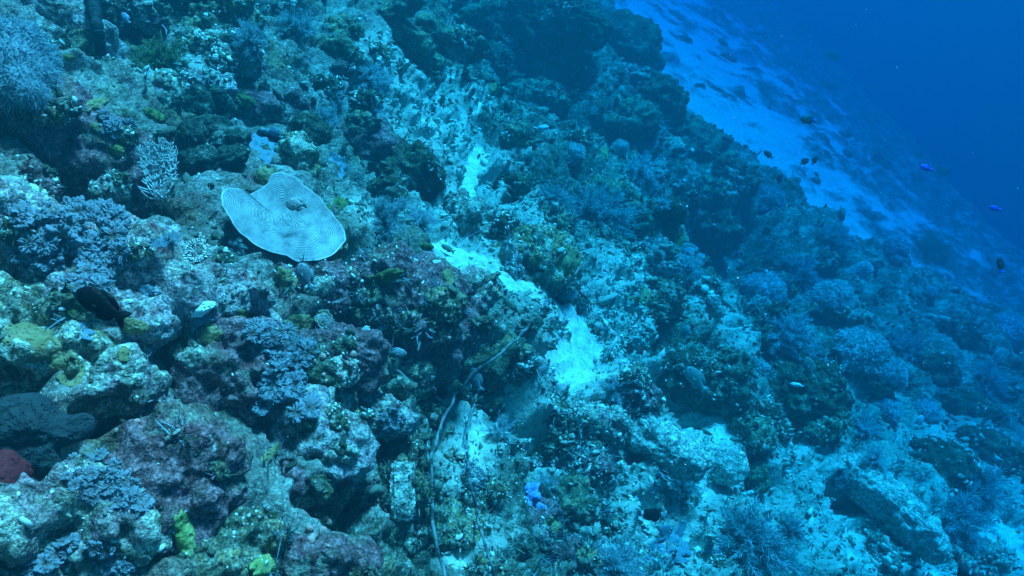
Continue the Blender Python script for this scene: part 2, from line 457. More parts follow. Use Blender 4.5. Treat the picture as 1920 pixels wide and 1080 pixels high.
# ------------------------------------------------------------------ the boulders one can tell apart
ROCKS = [
 (108, 75, 330, 175, -48, 'mauve', "pale mauve crusted rock ridge running down from the top left corner", .5),
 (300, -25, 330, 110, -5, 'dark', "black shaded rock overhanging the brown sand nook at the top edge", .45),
 (400, 60, 170, 80, 20, 'turf', "knobbly grey rock right of the sand nook at the top", .3),
 (265, 125, 150, 90, -15, 'turf', "speckled rounded rock just below the sand nook", .3),
 (425, 110, 110, 100, 0, 'pale', "white speckled coral rock above the dark green sponge lobes", .3),
 (120, 265, 400, 150, -33, 'maroon', "long maroon shelf rock overhanging the dark crevice on the left", .6),
 (75, 455, 400, 150, -36, 'mauve', "pale mauve slab below the dark crevice at the left edge", .38),
 (290, 560, 500, 230, -26, 'mauve', "broad mauve mound carrying the black fish and soft corals", .62),
 (205, 590, 220, 120, -25, 'mauve', "mauve rock shoulder right behind the black fish", .62),
 (420, 700, 220, 240, 20, 'maroon', "maroon boulder face below the small white sponge fan", .46),
 (70, 650, 320, 190, -5, 'yellow', "yellow olive crusted rock at the left edge under the black fish", .46),
 (215, 725, 210, 110, -22, 'pale', "white bleached ledge ending above a dark hole", .5),
 (95, 985, 420, 190, 12, 'pale', "pale rubble covered rock in the bottom left corner", .3),
 (330, 900, 240, 230, -30, 'maroon', "mottled maroon rock above the yellow green sponge", .3),
 (585, 835, 185, 215, 35, 'mauve', "round pink flecked boulder with a dark cave under it", .55),
 (420, 1040, 200, 140, 30, 'turf', "grey turf rock at the bottom left of the cave", .3),
 (590, 1055, 230, 90, 5, 'maroon', "dark maroon rock filling the bottom edge under the cave", .3),
 (690, 770, 180, 70, -20, 'mauve', "mauve knuckle of rock right of the grey soft coral", .36),
 (640, 665, 190, 110, -12, 'maroon', "dark maroon rock with small pink sea squirts below the yellow cup coral", .38),
 (775, 590, 240, 215, -35, 'maroon', "largest maroon and olive boulder in the middle beside the sand", .46),
 (700, 520, 170, 90, 20, 'maroon', "maroon rock with yellow sponge right of the plate coral", .34),
 (590, 545, 170, 100, 0, 'maroon', "shaded maroon rock directly under the plate coral", .3),
 (745, 705, 130, 75, -10, 'yellow', "smooth yellow olive rock under the small grey fish", .34),
 (425, 560, 160, 90, 15, 'mauve', "grey lilac rock left of the hollow under the plate coral", .34),
 (893, 548, 70, 90, -50, 'pale', "pale grey block leaning at the sand chute", .28),
 (940, 665, 120, 90, -45, 'turf', "turf covered rock beside the upper sea whip and sand patch", .34),
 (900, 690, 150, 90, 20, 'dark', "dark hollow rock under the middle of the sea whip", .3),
 (885, 755, 110, 90, 40, 'dark', "round dark brown rock between the two sea whips", .34),
 (1070, 855, 150, 105, -10, 'turf', "knobbly turf rock in the lower middle with maroon ends", .36),
 (1042, 880, 85, 45, -15, 'mauve', "small mauve rock tucked below the lower middle boulder", .36),
 (1112, 882, 75, 60, 10, 'maroon', "small maroon nub right of the mauve rock", .34),
 (1055, 950, 120, 95, 0, 'turf', "round mottled boulder right of the blue sponge", .38),
 (1000, 995, 95, 130, -15, 'maroon', "maroon pillar rock under the blue sponge", .36),
 (800, 1010, 230, 130, 0, 'turf', "flat turf rock at the bottom below the white block", .22),
 (1100, 790, 150, 80, -15, 'pale', "pale pitted rock above the lower middle boulder", .3),
 (1060, 1045, 120, 55, 15, 'maroon', "narrow maroon rock at the bottom edge", .34),
 (1185, 745, 100, 90, -70, 'maroon', "shaded red brown rock left of the tan sand pocket", .36),
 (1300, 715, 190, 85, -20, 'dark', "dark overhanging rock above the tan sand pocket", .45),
 (1495, 775, 165, 160, -35, 'dark', "dark purplish knobbly rock heap above the lower right log", .36),
 (1000, 485, 150, 110, -15, 'yellow', "yellow flecked boulder with a dark hole at its foot above the sand", .36),
 (968, 500, 30, 90, 22, 'mauve', "narrow plank like rock leaning left of the dark hole", .34),
 (1225, 560, 95, 65, -12, 'yellow', "small yellow green dome rock on the right rubble", .36),
 (1225, 490, 85, 75, 0, 'mauve', "lilac topped rock near the middle of the slope", .34),
 (1120, 400, 190, 120, -12, 'turf', "rough weed covered rock left of centre right", .3),
 (690, 285, 130, 110, -35, 'maroon', "dark maroon rock above the plate coral with white specks around", .36),
 (562, 305, 60, 105, 18, 'yellow', "pale yellowish stub of coral rock above the plate coral", .38),
 (470, 205, 140, 60, -12, 'maroon', "maroon rock with a brown sandy hollow right of the dark sponge", .3),
 (880, 430, 160, 90, -25, 'pale', "pale crumbly rock left of the centre sand chute", .26),
 (770, 340, 100, 130, -20, 'dark', "dark upright rock in the bright rubble above centre", .3),
 (1010, 55, 190, 130, -15, 'dark', "dark heap of dead coral at the top middle", .4),
 (1160, 95, 150, 130, -35, 'dark', "dark reef rock at the drop towards the far sand, upper one", .45),
 (1225, 190, 120, 100, -30, 'dark', "dark reef rock at the drop towards the far sand, middle one", .45),
 (1305, 270, 150, 80, -25, 'turf', "grey reef rock on the lip beside the far sand", .42),
 (1370, 335, 100, 60, -20, 'dark', "dark reef rock jutting out lowest at the far sand", .45),
 (1085, 45, 110, 80, -40, 'dark', "blue black rock at the top lip of the reef", .45),
 (1060, 130, 120, 70, -8, 'dark', "blocky dead coral with a flat top in the upper middle", .42),
 (1160, 230, 140, 70, 10, 'turf', "arched dead coral over a dark hollow, upper right of centre", .42),
 (1000, 190, 120, 80, 5, 'turf', "knobbly dead coral left of the arched one", .38),
 (940, 150, 90, 55, -20, 'dark', "small dark coral rock above the bright rubble", .36),
 (1440, 640, 150, 70, -12, 'dark', "low brown rock ledge on the right slope", .4),
 (1360, 690, 90, 60, 10, 'turf', "pale flecked rock between the grey fish and the ledge", .34),
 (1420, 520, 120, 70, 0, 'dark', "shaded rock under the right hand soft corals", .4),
 (1330, 430, 110, 90, -20, 'dark', "dark rock below the weed on the right slope", .38),
 (1620, 700, 110, 90, -20, 'turf', "green flecked rock below the large domed soft coral", .36),
 (1730, 690, 120, 80, -20, 'turf', "rounded grey rock on the far right slope", .36),
 (1800, 640, 110, 60, -20, 'turf', "hazy ridge of rock near the right edge", .36),
 (1560, 690, 80, 60, 0, 'maroon', "red brown shaded rock under the spotted fish", .36),
 (1800, 770, 130, 90, -25, 'dark', "hazy dark rock below the right edge ridge", .36),
 (1860, 860, 140, 90, -30, 'dark', "hazy dark rock at the right edge above the pale sand", .36),
 (1760, 880, 120, 110, -30, 'dark', "dark weedy rock behind the pale log", .32),
 (1650, 1050, 110, 50, 10, 'pale', "pale forked coral stump near the bottom right edge", .4),
 (1640, 1010, 40, 70, 0, 'pale', "pale upright coral stub above the forked stump", .4),
 (1400, 815, 90, 70, 0, 'turf', "heap of pale nodules above the log fragments", .34),
]
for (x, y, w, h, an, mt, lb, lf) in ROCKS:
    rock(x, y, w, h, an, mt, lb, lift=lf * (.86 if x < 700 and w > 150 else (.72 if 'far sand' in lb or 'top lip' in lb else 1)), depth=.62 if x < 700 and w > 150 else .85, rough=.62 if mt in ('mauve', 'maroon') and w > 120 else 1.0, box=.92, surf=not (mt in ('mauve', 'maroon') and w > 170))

LOGS = [
 (1240, 832, 180, 72, -32, 'bleached', "thick pale coral log lying below the tan sand pocket", "coral_log"),
 (1345, 868, 110, 66, -14, 'bleached', "stubby coral log touching the thick one's lower end", "coral_log"),
 (1418, 892, 44, 62, 10, 'turf', "smallest coral log standing at the right of the sand strip", "coral_log"),
 (1672, 948, 245, 72, -42, 'bleached', "long pale coral log lying across the lower right slope", "coral_log"),
 (742, 22, 115, 34, 24, 'turf', "tube of dead branch coral at the top edge, tilted up to the right", "dead_branch"),
 (758, 62, 125, 40, -32, 'turf', "tube of dead branch coral under the upward tilted one", "dead_branch"),
 (835, 70, 120, 38, -34, 'turf', "dead branch coral lying down to the right at the upper middle", "dead_branch"),
 (900, 90, 130, 36, -28, 'dark', "darker dead branch coral beside the dark heap", "dead_branch"),
 (790, 105, 90, 30, -20, 'turf', "short dead branch coral above the bright rubble", "dead_branch"),
 (890, 25, 100, 30, 24, 'turf', "dead branch coral at the top edge left of the dark heap", "dead_branch"),
 (1340, 575, 22, 50, 25, 'pale', "small pale finger of coral on the right rubble", "coral_finger"),
 (1765, 602, 70, 16, -14, 'pale', "thin pale broken branch on the hazy right slope", "coral_finger"),
 (1635, 495, 40, 20, 5, 'pale', "pale flat coral chip above the striped fan on the right", "coral_finger"),
]
for (x, y, w, h, an, mt, lb, nm) in LOGS:
    rock(x, y, w, h, an, mt, lb, lift=.88 if nm == 'coral_log' else .6, depth=.8, box=.74, low=.09, rough=.38, name=nm, cat="coral", surf=False)

# ------------------------------------------------------------------ rubble rocks nothing tells apart
_r = random.Random(3)
def in_water(px, py):      # beyond the reef's lip
    return py < 1.02 * (px - 1150) if px < 1500 else py < 360 + 0.62 * (px - 1500)
k_ = 0
while k_ < 190:
    x, y = _r.uniform(-20, 1900), _r.uniform(-15, 1080)
    if in_water(x, y - 70): continue
    if any(((x - X) / (.6 * ww + 20)) ** 2 + ((y - Y) / (.5 * ww + 20)) ** 2 < 1 for X, Y, ww, *_q in LOGS[:4]): continue
    if x < 560 and y > 250 and _r.random() < .75: continue
    far_ = max(0.35, 1.0 - 0.45 * (x - y + 500) / 1900)
    w = _r.uniform(22, 78) * (0.6 + 0.5 * far_)
    loc = hit(x, y)[0]
    q_ = loc - ORG
    if sand_mask(np.array([q_.dot(UV_)]), np.array([q_.dot(VV)]))[0] > 0.35 and w > 26: continue
    mt = _r.choice(['turf', 'turf', 'pale', 'dark', 'turf', 'mauve', 'maroon'] if x < 800 else ['turf', 'turf', 'pale', 'dark', 'turf', 'dark'])
    rock(x, y, w, w * _r.uniform(.45, 1.0), _r.uniform(-60, 30), mt, "weathered coral cobble half sunk in the reef slope", lift=_r.uniform(.25, .42),
         group="weathered coral cobbles on the slope", name="coral_cobble", seed=k_ * 9.1, sub=4 if w < 55 else 5)
    k_ += 1

# rubble heads lying on the far sand
k_ = 0
while k_ < 20:
    x, y = _r.uniform(1230, 1800), _r.uniform(40, 470)
    if not in_water(x, y - 10) or in_water(x - 330, y - 10): continue
    w = _r.uniform(14, 34)
    rock(x, y, w, w * _r.uniform(.5, .8), _r.uniform(-50, 10), 'turf', "small low coral mound scattered on the far sand", lift=.16, name="coral_mound",
         group="small coral mounds on the far sand", seed=900 + k_ * 3.7, sub=4, surf=False)
    k_ += 1

# ------------------------------------------------------------------ soft growth: builders
def simple_mat(name, c1, c2, scale=30, bumpd=0.004, attr=None, stops=None, rough=0.85, sss=0.0):
    k = NT(name); n = k.noise(scale, 5, 0.6, 0.2)
    if attr:
        c = k.ramp(k.math('ADD', k.attr(attr).outputs["Fac"], k.math('MULTIPLY', k.math('SUBTRACT', n, 0.5), 0.35)), stops)
    else:
        c = k.mix(k.ramp(n, [(0.35, 0.0), (0.65, 1.0)]), c1, c2)
    k.b.inputs["Roughness"].default_value = rough
    h_ = k.math('ADD', k.noise(scale * 4, 4), k.math('MULTIPLY', k.noise(scale * 0.9, 4), 1.5)); h_ = k.math('ADD', h_, k.math('MULTIPLY', k.ramp(k.voro(scale * 2.2).outputs['Distance'], [(.1, 0.0), (.3, 1.0)]), .7))
    return k.done(c, k.bump(h_, bumpd, 0.9))
M['xenia'] = simple_mat("blue_grey_polyp", None, None, 60, 0.003, 'tone', [(0.0, (0.14, 0.085, 0.065)), (0.3, (0.28, 0.24, 0.24)), (0.6, (0.34, 0.35, 0.39)), (1.0, (0.40, 0.43, 0.48))])
M['xstem'] = simple_mat("polyp_stalk", (0.20, 0.14, 0.08), (0.30, 0.24, 0.16))
M['weed'] = simple_mat("blue_grey_weed", (0.36, 0.42, 0.45), (0.54, 0.60, 0.62), 25)
M['weed_teal'] = simple_mat("teal_weed", (0.24, 0.33, 0.35), (0.40, 0.48, 0.49), 25)
M['weed_green'] = simple_mat("olive_weed", (0.16, 0.19, 0.08), (0.30, 0.32, 0.18), 25)
M['polypdome'] = simple_mat("pale_polyp", (0.40, 0.46, 0.48), (0.60, 0.65, 0.64), 60)
M['mop'] = simple_mat("pale_blue_tentacle", (0.26, 0.33, 0.37), (0.42, 0.49, 0.52), 20)
M['fan'] = simple_mat("sea_fan_branch", (0.38, 0.36, 0.34), (0.58, 0.56, 0.54), 50)
M['darksponge'] = simple_mat("dark_green_sponge", (0.018, 0.030, 0.024), (0.050, 0.065, 0.040), 40, 0.006)
M['darksponge'] = reef_mat('dark_green_sponge', ((.03, .045, .035), (.055, .07, .045)), ((.02, .03, .024), (.10, .11, .08)), .4, .2, .2, .3, off=77)
M['blacksponge'] = simple_mat("black_sponge", (0.020, 0.026, 0.028), (0.038, 0.045, 0.046), 50, 0.005)
M['redsponge'] = simple_mat("red_sponge", (0.14, 0.010, 0.013), (0.22, 0.022, 0.025), 40, 0.004)
M['bluesponge'] = simple_mat("blue_sponge", (0.12, 0.20, 0.42), (0.22, 0.32, 0.56), 40)
M['bluecrust'] = simple_mat("blue_grey_crust", (0.10, 0.15, 0.19), (0.19, 0.25, 0.29), 40)
M['yellow_sp'] = simple_mat("yellow_sponge", (0.19, 0.135, 0.055), (0.33, 0.25, 0.125), 40, 0.006)
M['olive_sp'] = simple_mat("olive_sponge", (0.10, 0.105, 0.025), (0.19, 0.185, 0.06), 40, 0.006)
M['green_sp'] = simple_mat("green_sponge", (0.17, 0.20, 0.05), (0.36, 0.37, 0.14), 30, 0.006)
M['white'] = simple_mat("white_shell", (0.72, 0.74, 0.72), (0.82, 0.83, 0.80), 40, 0.002)
M['whiteblock'] = simple_mat("bleached_coral", (0.62, 0.62, 0.56), (0.80, 0.80, 0.74), 60, 0.006)
M['bluewhite'] = simple_mat("pale_blue_crust", (0.40, 0.52, 0.60), (0.55, 0.66, 0.72), 60, 0.004)
M['pinksq'] = simple_mat("pink_sea_squirt", (0.50, 0.20, 0.17), (0.62, 0.32, 0.27), 40, 0.002)
M['whip'] = None

def translucent(m, amt=.45):
    t = m.node_tree; out = [n for n in t.nodes if n.type == 'OUTPUT_MATERIAL'][0]; b = [n for n in t.nodes if n.type == 'BSDF_PRINCIPLED'][0]
    tr = t.nodes.new("ShaderNodeBsdfTranslucent"); mx = t.nodes.new("ShaderNodeMixShader"); mx.inputs[0].default_value = amt
    src = b.inputs["Base Color"].links[0].from_socket; t.links.new(src, tr.inputs[0])
    t.links.new(b.outputs[0], mx.inputs[1]); t.links.new(tr.outputs[0], mx.inputs[2]); t.links.new(mx.outputs[0], out.inputs[0])
for q_ in ('weed', 'weed_teal', 'weed_green', 'polypdome', 'mop', 'xenia'): translucent(M[q_])

def strips(base, dirn, ln, wd, bend, nseg=3, taper=0.15, side=None, rng=RNG):
    """curved tapering blades; every array has one row per blade"""
    n = len(base); base = np.asarray(base, float); dirn = dirn / (np.linalg.norm(dirn, axis=1)[:, None] + 1e-9)
    if side is None:
        r = rng.normal(size=(n, 3)); side = np.cross(dirn, r)
    side = side / (np.linalg.norm(side, axis=1)[:, None] + 1e-9)
    rows = []
    for k in range(nseg + 1):
        t = k / nseg
        c = base + dirn * (ln * t)[:, None] + bend * (ln * t * t)[:, None]
        w = (wd * ((1 - t) * (1 - taper) + taper))[:, None] * side * 0.5
        rows += [c - w, c + w]
    co = np.stack(rows, 1).reshape(-1, 3); m = 2 * (nseg + 1)
    q = np.array([[2 * k, 2 * k + 1, 2 * k + 3, 2 * k + 2] for k in range(nseg)])
    f = (np.arange(n)[:, None, None] * m + q[None]).reshape(-1, 4)
    return co, f

def tube(path, rad, k=7, closed_end=True):
    path = np.asarray(path, float); n = len(path); rad = np.broadcast_to(np.asarray(rad, float), (n,))
    tg = np.gradient(path, axis=0); tg /= np.linalg.norm(tg, axis=1)[:, None] + 1e-12
    up = np.array([0.31, 0.2, 0.93]); a = np.cross(tg, up); a /= np.linalg.norm(a, axis=1)[:, None] + 1e-9; b = np.cross(tg, a)
    th = np.arange(k) * 2 * math.pi / k
    co = path[:, None] + rad[:, None, None] * (np.cos(th)[None, :, None] * a[:, None] + np.sin(th)[None, :, None] * b[:, None])
    co = co.reshape(-1, 3); f = []
    for i in range(n - 1):
        for j in range(k):
            f.append((i * k + j, i * k + (j + 1) % k, (i + 1) * k + (j + 1) % k, (i + 1) * k + j))
    co = np.concatenate([co, path[:1], path[-1:]]); t = []
    for j in range(k):
        t.append((n * k, (j + 1) % k, j)); t.append((n * k + 1, (n - 1) * k + j, (n - 1) * k + (j + 1) % k))
    return co, np.array(f), np.array(t)
class Acc:
    """collects pieces into one mesh"""
    def __init__(s): s.c = []; s.f = {}; s.n = 0
    def add(s, co, *faces):
        for f in faces:
            f = np.asarray(f)
            if len(f): s.f.setdefault(f.shape[1], []).append(f + s.n)
        s.c.append(np.asarray(co, float)); s.n += len(co)
    def mesh(s, name): return mesh_np(name, np.concatenate(s.c), [np.concatenate(v) for v in s.f.values()])

def frame(nrm, spin=0.0):
    z = Vector(nrm).normalized(); x = z.orthogonal().normalized(); y = z.cross(x)
    c, s = math.cos(spin), math.sin(spin)
    return Matrix((x * c + y * s, y * c - x * s, z)).transposed()
def rot4(loc, nrm, spin=0.0, sc=1.0):
    return Matrix.Translation(loc) @ frame(nrm, spin).to_4x4() @ Matrix.Scale(sc, 4)
UPW = Vector((0, 0, 1))

# ruffled polyp of the blue grey soft corals: a shallow frilled funnel (unit radius)
def polyp_mesh(seed):
    rg = np.random.default_rng(seed); ns, nr = 96, 8
    th = np.arange(ns) * 2 * math.pi / ns
    cyc = np.stack([np.cos(th) * 1.6 + seed * 7.3, np.sin(th) * 1.6, th * 0], 1)
    lobn = perlin(cyc) ; lob2 = perlin(cyc * 2.0 + 5); lob3 = perlin(cyc * 4.6 + 8); fine = rg.normal(size=ns)
    cut = np.abs(np.sin(4 * th + 1.2 * lobn * 3))                       # eight feathery arms, unequal
    co, tone = [], []
    for j in range(nr + 1):
        t = j / nr
        P3 = cyc + np.array([0, 0, 1.3 * t])
        lobn = perlin(P3); lob2 = perlin(P3 * 2.1 + 5); lob3 = perlin(P3 * 4.5 + 8)
        r = t * (1 + t * (0.34 * lobn + 0.20 * lob2) + t ** 2 * .12 * lob3 + t ** 3 * 0.04 * fine)
        z = 0.30 * t ** 0.7 - 0.30 * t ** 3 + t * (0.40 * lob2 + 0.25 * lobn) + t ** 1.5 * 0.24 * lob3
        co.append(np.stack([r * np.cos(th) + .08 * lob3 * t, r * np.sin(th) + .08 * lob2 * t, z], 1))
        tone.append(np.clip(t * 0.85 + .45 * lob2 * t + .35 * lob3 * t + .1 * t * fine * .3, 0, 1))
    co = np.concatenate(co); tone = np.concatenate(tone)
    f = [(j * ns + i, j * ns + (i + 1) % ns, (j + 1) * ns + (i + 1) % ns, (j + 1) * ns + i) for j in range(nr) for i in range(ns)]
    # underside gives the frill a thickness
    n0 = len(co); lo = co.copy(); lo[:, 2] -= 0.05 + 0.10 * (1 - np.hypot(lo[:, 0], lo[:, 1]).clip(0, 1))
    f2 = [(a + n0, d + n0, c + n0, b + n0) for a, b, c, d in f]
    rim = [(nr * ns + i, nr * ns + (i + 1) % ns, n0 + nr * ns + (i + 1) % ns, n0 + nr * ns + i) for i in range(ns)]
    me = mesh_np("polyp", np.concatenate([co, lo]), np.array(f + f2 + rim))
    if len(me.vertices) == 2 * n0:
        a = me.attributes.new("tone", 'FLOAT', 'POINT'); a.data.foreach_set("value", np.concatenate([tone, tone * 0.7]).astype(np.float32))
    me.materials.append(M['xenia']); me.polygons.foreach_set("use_smooth", [True] * len(me.polygons))
    return me
POLYPS = [polyp_mesh(k) for k in range(1, 9)]

def soft_coral(spots, label, seed=0, tilt=0.5):
    """spots: (px, py, radius px) of every frilled polyp; each on its own stalk on the rock"""
    rr = random.Random(seed)
    hs = [hit(x, y) for x, y, r in spots]
    dm = sorted(h[2] for h in hs)[len(hs) // 2]
    base = hs[0][0]
    root = empty("soft_coral", base, label, "soft coral", "blue grey soft corals")
    st = Acc()
    for (x, y, r), (loc, nrm, t) in zip(spots, hs):
        if t > dm * 1.14: loc = CAM + ray(x, y) * dm * 1.06
        m = mpp(loc); r = r * m
        ax = (nrm * 0.35 + UPW * 0.45 - ray(x, y) * 0.5 + Vector((rr.uniform(-1, 1), rr.uniform(-1, 1), rr.uniform(-1, 1))) * 0.6).normalized()
        top = loc + ax * r * rr.uniform(0.3, 0.6)
        p = bpy.data.objects.new("polyp", rr.choice(POLYPS)); COL.objects.link(p); p.parent = root
        p.matrix_local = Matrix.Translation(-base) @ rot4(top, ax, rr.uniform(0, 6.28), r * rr.uniform(.8, 1.3))
        pts = [NPV(loc - nrm * r * 0.3 - base), NPV((loc + top) / 2 - base), NPV(top - ax * r * 0.02 - base)]
        st.add(*tube(pts, [r * 0.30, r * 0.2, r * 0.3], 8))
    link("stalk", st.mesh("stalk"), M['xstem'], root)
    return root

def bush(px, py, w, h, label, mat='weed', kind='feather', seed=0, n=70, lean=None, cat="soft coral", name="feathery_coral", group=None, stem=True):
    rg = np.random.default_rng(seed + 100)
    loc, nrm, t = hit(px, py + h * 0.30)
    m = mpp(loc); rx, ry = w / 2 * m, h / 2 * m; rad = (rx + ry) / 2
    root = empty(name, loc, label, cat, group)
    ax = (nrm * 0.55 + UPW * 0.7 + CB * 0.25).normalized() if lean is None else lean.normalized()
    F = NPV(frame(ax)); F = np.array(frame(ax))
    a = Acc()
    if kind == 'feather':
        d = rg.normal(size=(n, 3)); d[:, 2] = np.abs(d[:, 2]) + 0.25; d /= np.linalg.norm(d, axis=1)[:, None]
        d = d @ F.T
        L = rad * rg.uniform(0.75, 1.30, n)
        base = d * rad * 0.10
        sc = np.array(CR) * 1.0
        # stretch to the outline in the picture's width / height proportions (a real, squat or tall bush)
        bend = rg.normal(size=(n, 3)) * 0.20 + np.array([0, 0, -0.16])
        tt = []
        co, f = strips(base, d, L, np.full(n, rad * 0.06), bend, 4, 0.3, rng=rg); a.add(co, f)
        for k in range(9):
            tk = 0.22 + 0.085 * k
            c = base + d * (L * tk)[:, None] + bend * (L * tk * tk)[:, None]
            tan = d + bend * (2 * tk); tan /= np.linalg.norm(tan, axis=1)[:, None]
            for s_ in range(4):
                sd = np.cross(tan, rg.normal(size=(n, 3))); sd /= np.linalg.norm(sd, axis=1)[:, None]
                co, f = strips(c, sd * 0.8 + tan * 0.7, L * 0.26 * (1.1 - 0.55 * tk) * rg.uniform(.6, 1.2, n), np.full(n, rad * 0.045), tan * 0.3, 2, 0.3, rng=rg)
                a.add(co, f)
        sx = rx / rad; sy = ry / rad
    elif kind in ('dome', 'mushroom'):
        nd, fd = ico(4)
        lift = 0.55 if kind == 'mushroom' else 0.10
        sh = 1 + 0.26 * perlin(nd * 1.5 + seed) + 0.12 * perlin(nd * 3.4 + seed)
        dome = nd * sh[:, None] * np.array([1, 1, 0.78]) * rad * 0.84
        dome[:, 2] = np.where(dome[:, 2] < 0, dome[:, 2] * 0.55, dome[:, 2])
        off = np.array([0, 0, rad * lift])
        cap = Acc(); cap.add((dome + off) @ F.T, fd)
        k = 2200
        dd = rg.normal(size=(k, 3)); dd /= np.linalg.norm(dd, axis=1)[:, None]; dd = dd[dd[:, 2] > -0.5]; k = len(dd)
        s2 = 1 + 0.26 * perlin(dd * 1.5 + seed) + 0.12 * perlin(dd * 3.4 + seed)
        b0 = dd * s2[:, None] * np.array([1, 1, 0.78]) * rad * 0.82
        b0[:, 2] = np.where(b0[:, 2] < 0, b0[:, 2] * 0.55, b0[:, 2])
        co, f = strips((b0 + off) @ F.T, (dd + rg.normal(size=(k, 3)) * 0.25) @ F.T, rad * rg.uniform(0.08, 0.17, k), np.full(k, rad * 0.06), np.array([0, 0, -0.1]) + rg.normal(size=(k, 3)) * 0.15, 2, 0.75, rng=rg)
        a.add(co, f)
        link("cap", cap.mesh("cap"), M[mat], root)
        if kind == 'mushroom':
            stt = Acc(); stt.add(*tube(np.array([(0, 0, -rad * 0.3), (0, 0, rad * 0.2), (0, 0, rad * 0.5)]) @ F.T, [rad * .36, rad * .26, rad * .36], 10))
            link("stalk", stt.mesh("stalk"), M['xstem'], root)
    o = link({'feather': "fronds"}.get(kind, "tentacles"), a.mesh("fronds"), M[mat], root)
    if kind == 'feather' and stem:
        stt = Acc(); stt.add(*tube(np.array([(0, 0, -rad * 0.25), (0, 0, 0), (0, 0, rad * 0.3)]) @ F.T, [rad * .12, rad * .09, rad * .05], 8))
        link("stalk", stt.mesh("stalk"), M['xstem'], root)
    return root

def sheet(px, py, w, h, ang, mat, label, name="encrusting_sponge", cat="sponge", thick=5.0, ragged=0.30, seed=0, group=None, lobes=0, conform=1.0, lift=1.0, nrm_mix=0.0):
    """a cushion or leafy sheet growing over the rock: follows the surface, has its own thickness and a ragged outline"""
    ns, nr = 56, 9
    c0, n0, t0 = hit(px, py); m = mpp(c0); ca, sa = math.cos(R(ang)), math.sin(R(ang))
    th = np.arange(ns) * 2 * math.pi / ns
    e = fbm(np.stack([np.cos(th) * 1.3 + seed * 3.1, np.sin(th) * 1.3, th * 0 + seed], 1), 3)
    ed = 1 + ragged * 1.6 * e + (0.22 * np.cos(lobes * th + seed) if lobes else 0)
    top, bot = [], []
    lim = 0.35 * max(w, h) * m
    for j in range(nr + 1):
        t = (j / nr) ** 0.85
        for i in range(ns):
            x = w / 2 * t * ed[i] * math.cos(th[i]); y = h / 2 * t * ed[i] * math.sin(th[i])
            if j == 0: x = y = 0
            qx, qy = px + x * ca - y * sa, py - (x * sa + y * ca)
            d = ray(qx, qy); r = cast(CAM, d)
            tt = r[2] if r else t0
            # distance of the tangent plane, and how far to follow the true surface
            den = d.dot(n0); tp = (c0 - CAM).dot(n0) / den if abs(den) > 0.25 else t0
            tt = tp + max(-lim, min(lim, tt - tp)) * conform
            p = CAM + d * tt
            nz = r[1] if r and r[1].dot(d) < 0 else n0
            nz = (nz + n0 * 1.5 - d * 0.6).normalized()
            hgt = thick * m * lift * math.sqrt(max(0, 1 - t ** 4)) - thick * m * 0.35 * t ** 4
            top.append(NPV(p + nz * hgt)); bot.append(NPV(p - nz * thick * m * 0.8))
    top = np.array(top)
    up = NPV(n0)
    bm_ = thick * m * 0.5 * fbm(top / (w * m) * 6 + seed, 3)
    top += up * bm_[:, None] * np.repeat(1 - (np.arange(nr + 1) / nr) ** 4, ns)[:, None]
    bot = np.array(bot); co = np.concatenate([top, bot]) - NPV(c0); k0 = len(top)
    f = []
    for j in range(nr):
        for i in range(ns):
            a, b, c, d = j * ns + i, j * ns + (i + 1) % ns, (j + 1) * ns + (i + 1) % ns, (j + 1) * ns + i
            f.append((a, d, c, b)); f.append((a + k0, b + k0, c + k0, d + k0))
    for i in range(ns):
        a, b = nr * ns + i, nr * ns + (i + 1) % ns
        f.append((a, a + k0, b + k0, b))
    me = mesh_np(name, co, np.array(f))
    o = tag(link(name, me, M[mat]), label, cat, group); o.location = c0
    return o

def blob(px, py, w, h, ang, mat, label, name, cat, lift=.55, depth=.9, low=.16, group=None, lumps=0.10, box=1.0, sub=5, seed=None):
    """smooth-skinned sponge, sea squirt or lobe: a soft closed body sitting on the rock"""
    loc, nrm, t = hit(px, py); m = mpp(loc); vd = (loc - CAM).normalized()
    a, b = w / 2 * m, h / 2 * m; c = depth * math.sqrt(a * b)
    ctr = loc + vd * c * (1 - 2 * lift)
    ca, sa = math.cos(R(ang)), math.sin(R(ang)); e3 = -vd
    e1 = (CR * ca + CU * sa); e1 = (e1 - e3 * e1.dot(e3)).normalized(); e2 = e3.cross(e1)
    n, f = ico(sub); q = np.sign(n) * np.abs(n) ** box
    sd = (seed if seed is not None else px * 1.3 + py) * 0.41
    g = 1 + low * 1.6 * fbm(n * 0.9 + sd, 2) + lumps * fbm(n * 3.2 + sd, 3)
    co = (q * g[:, None]) @ np.stack([NPV(e1) * a, NPV(e2) * b, NPV(e3) * c])
    o = tag(link(name, mesh_np(name, co, f), M[mat]), label, cat, group); o.location = ctr
    return o

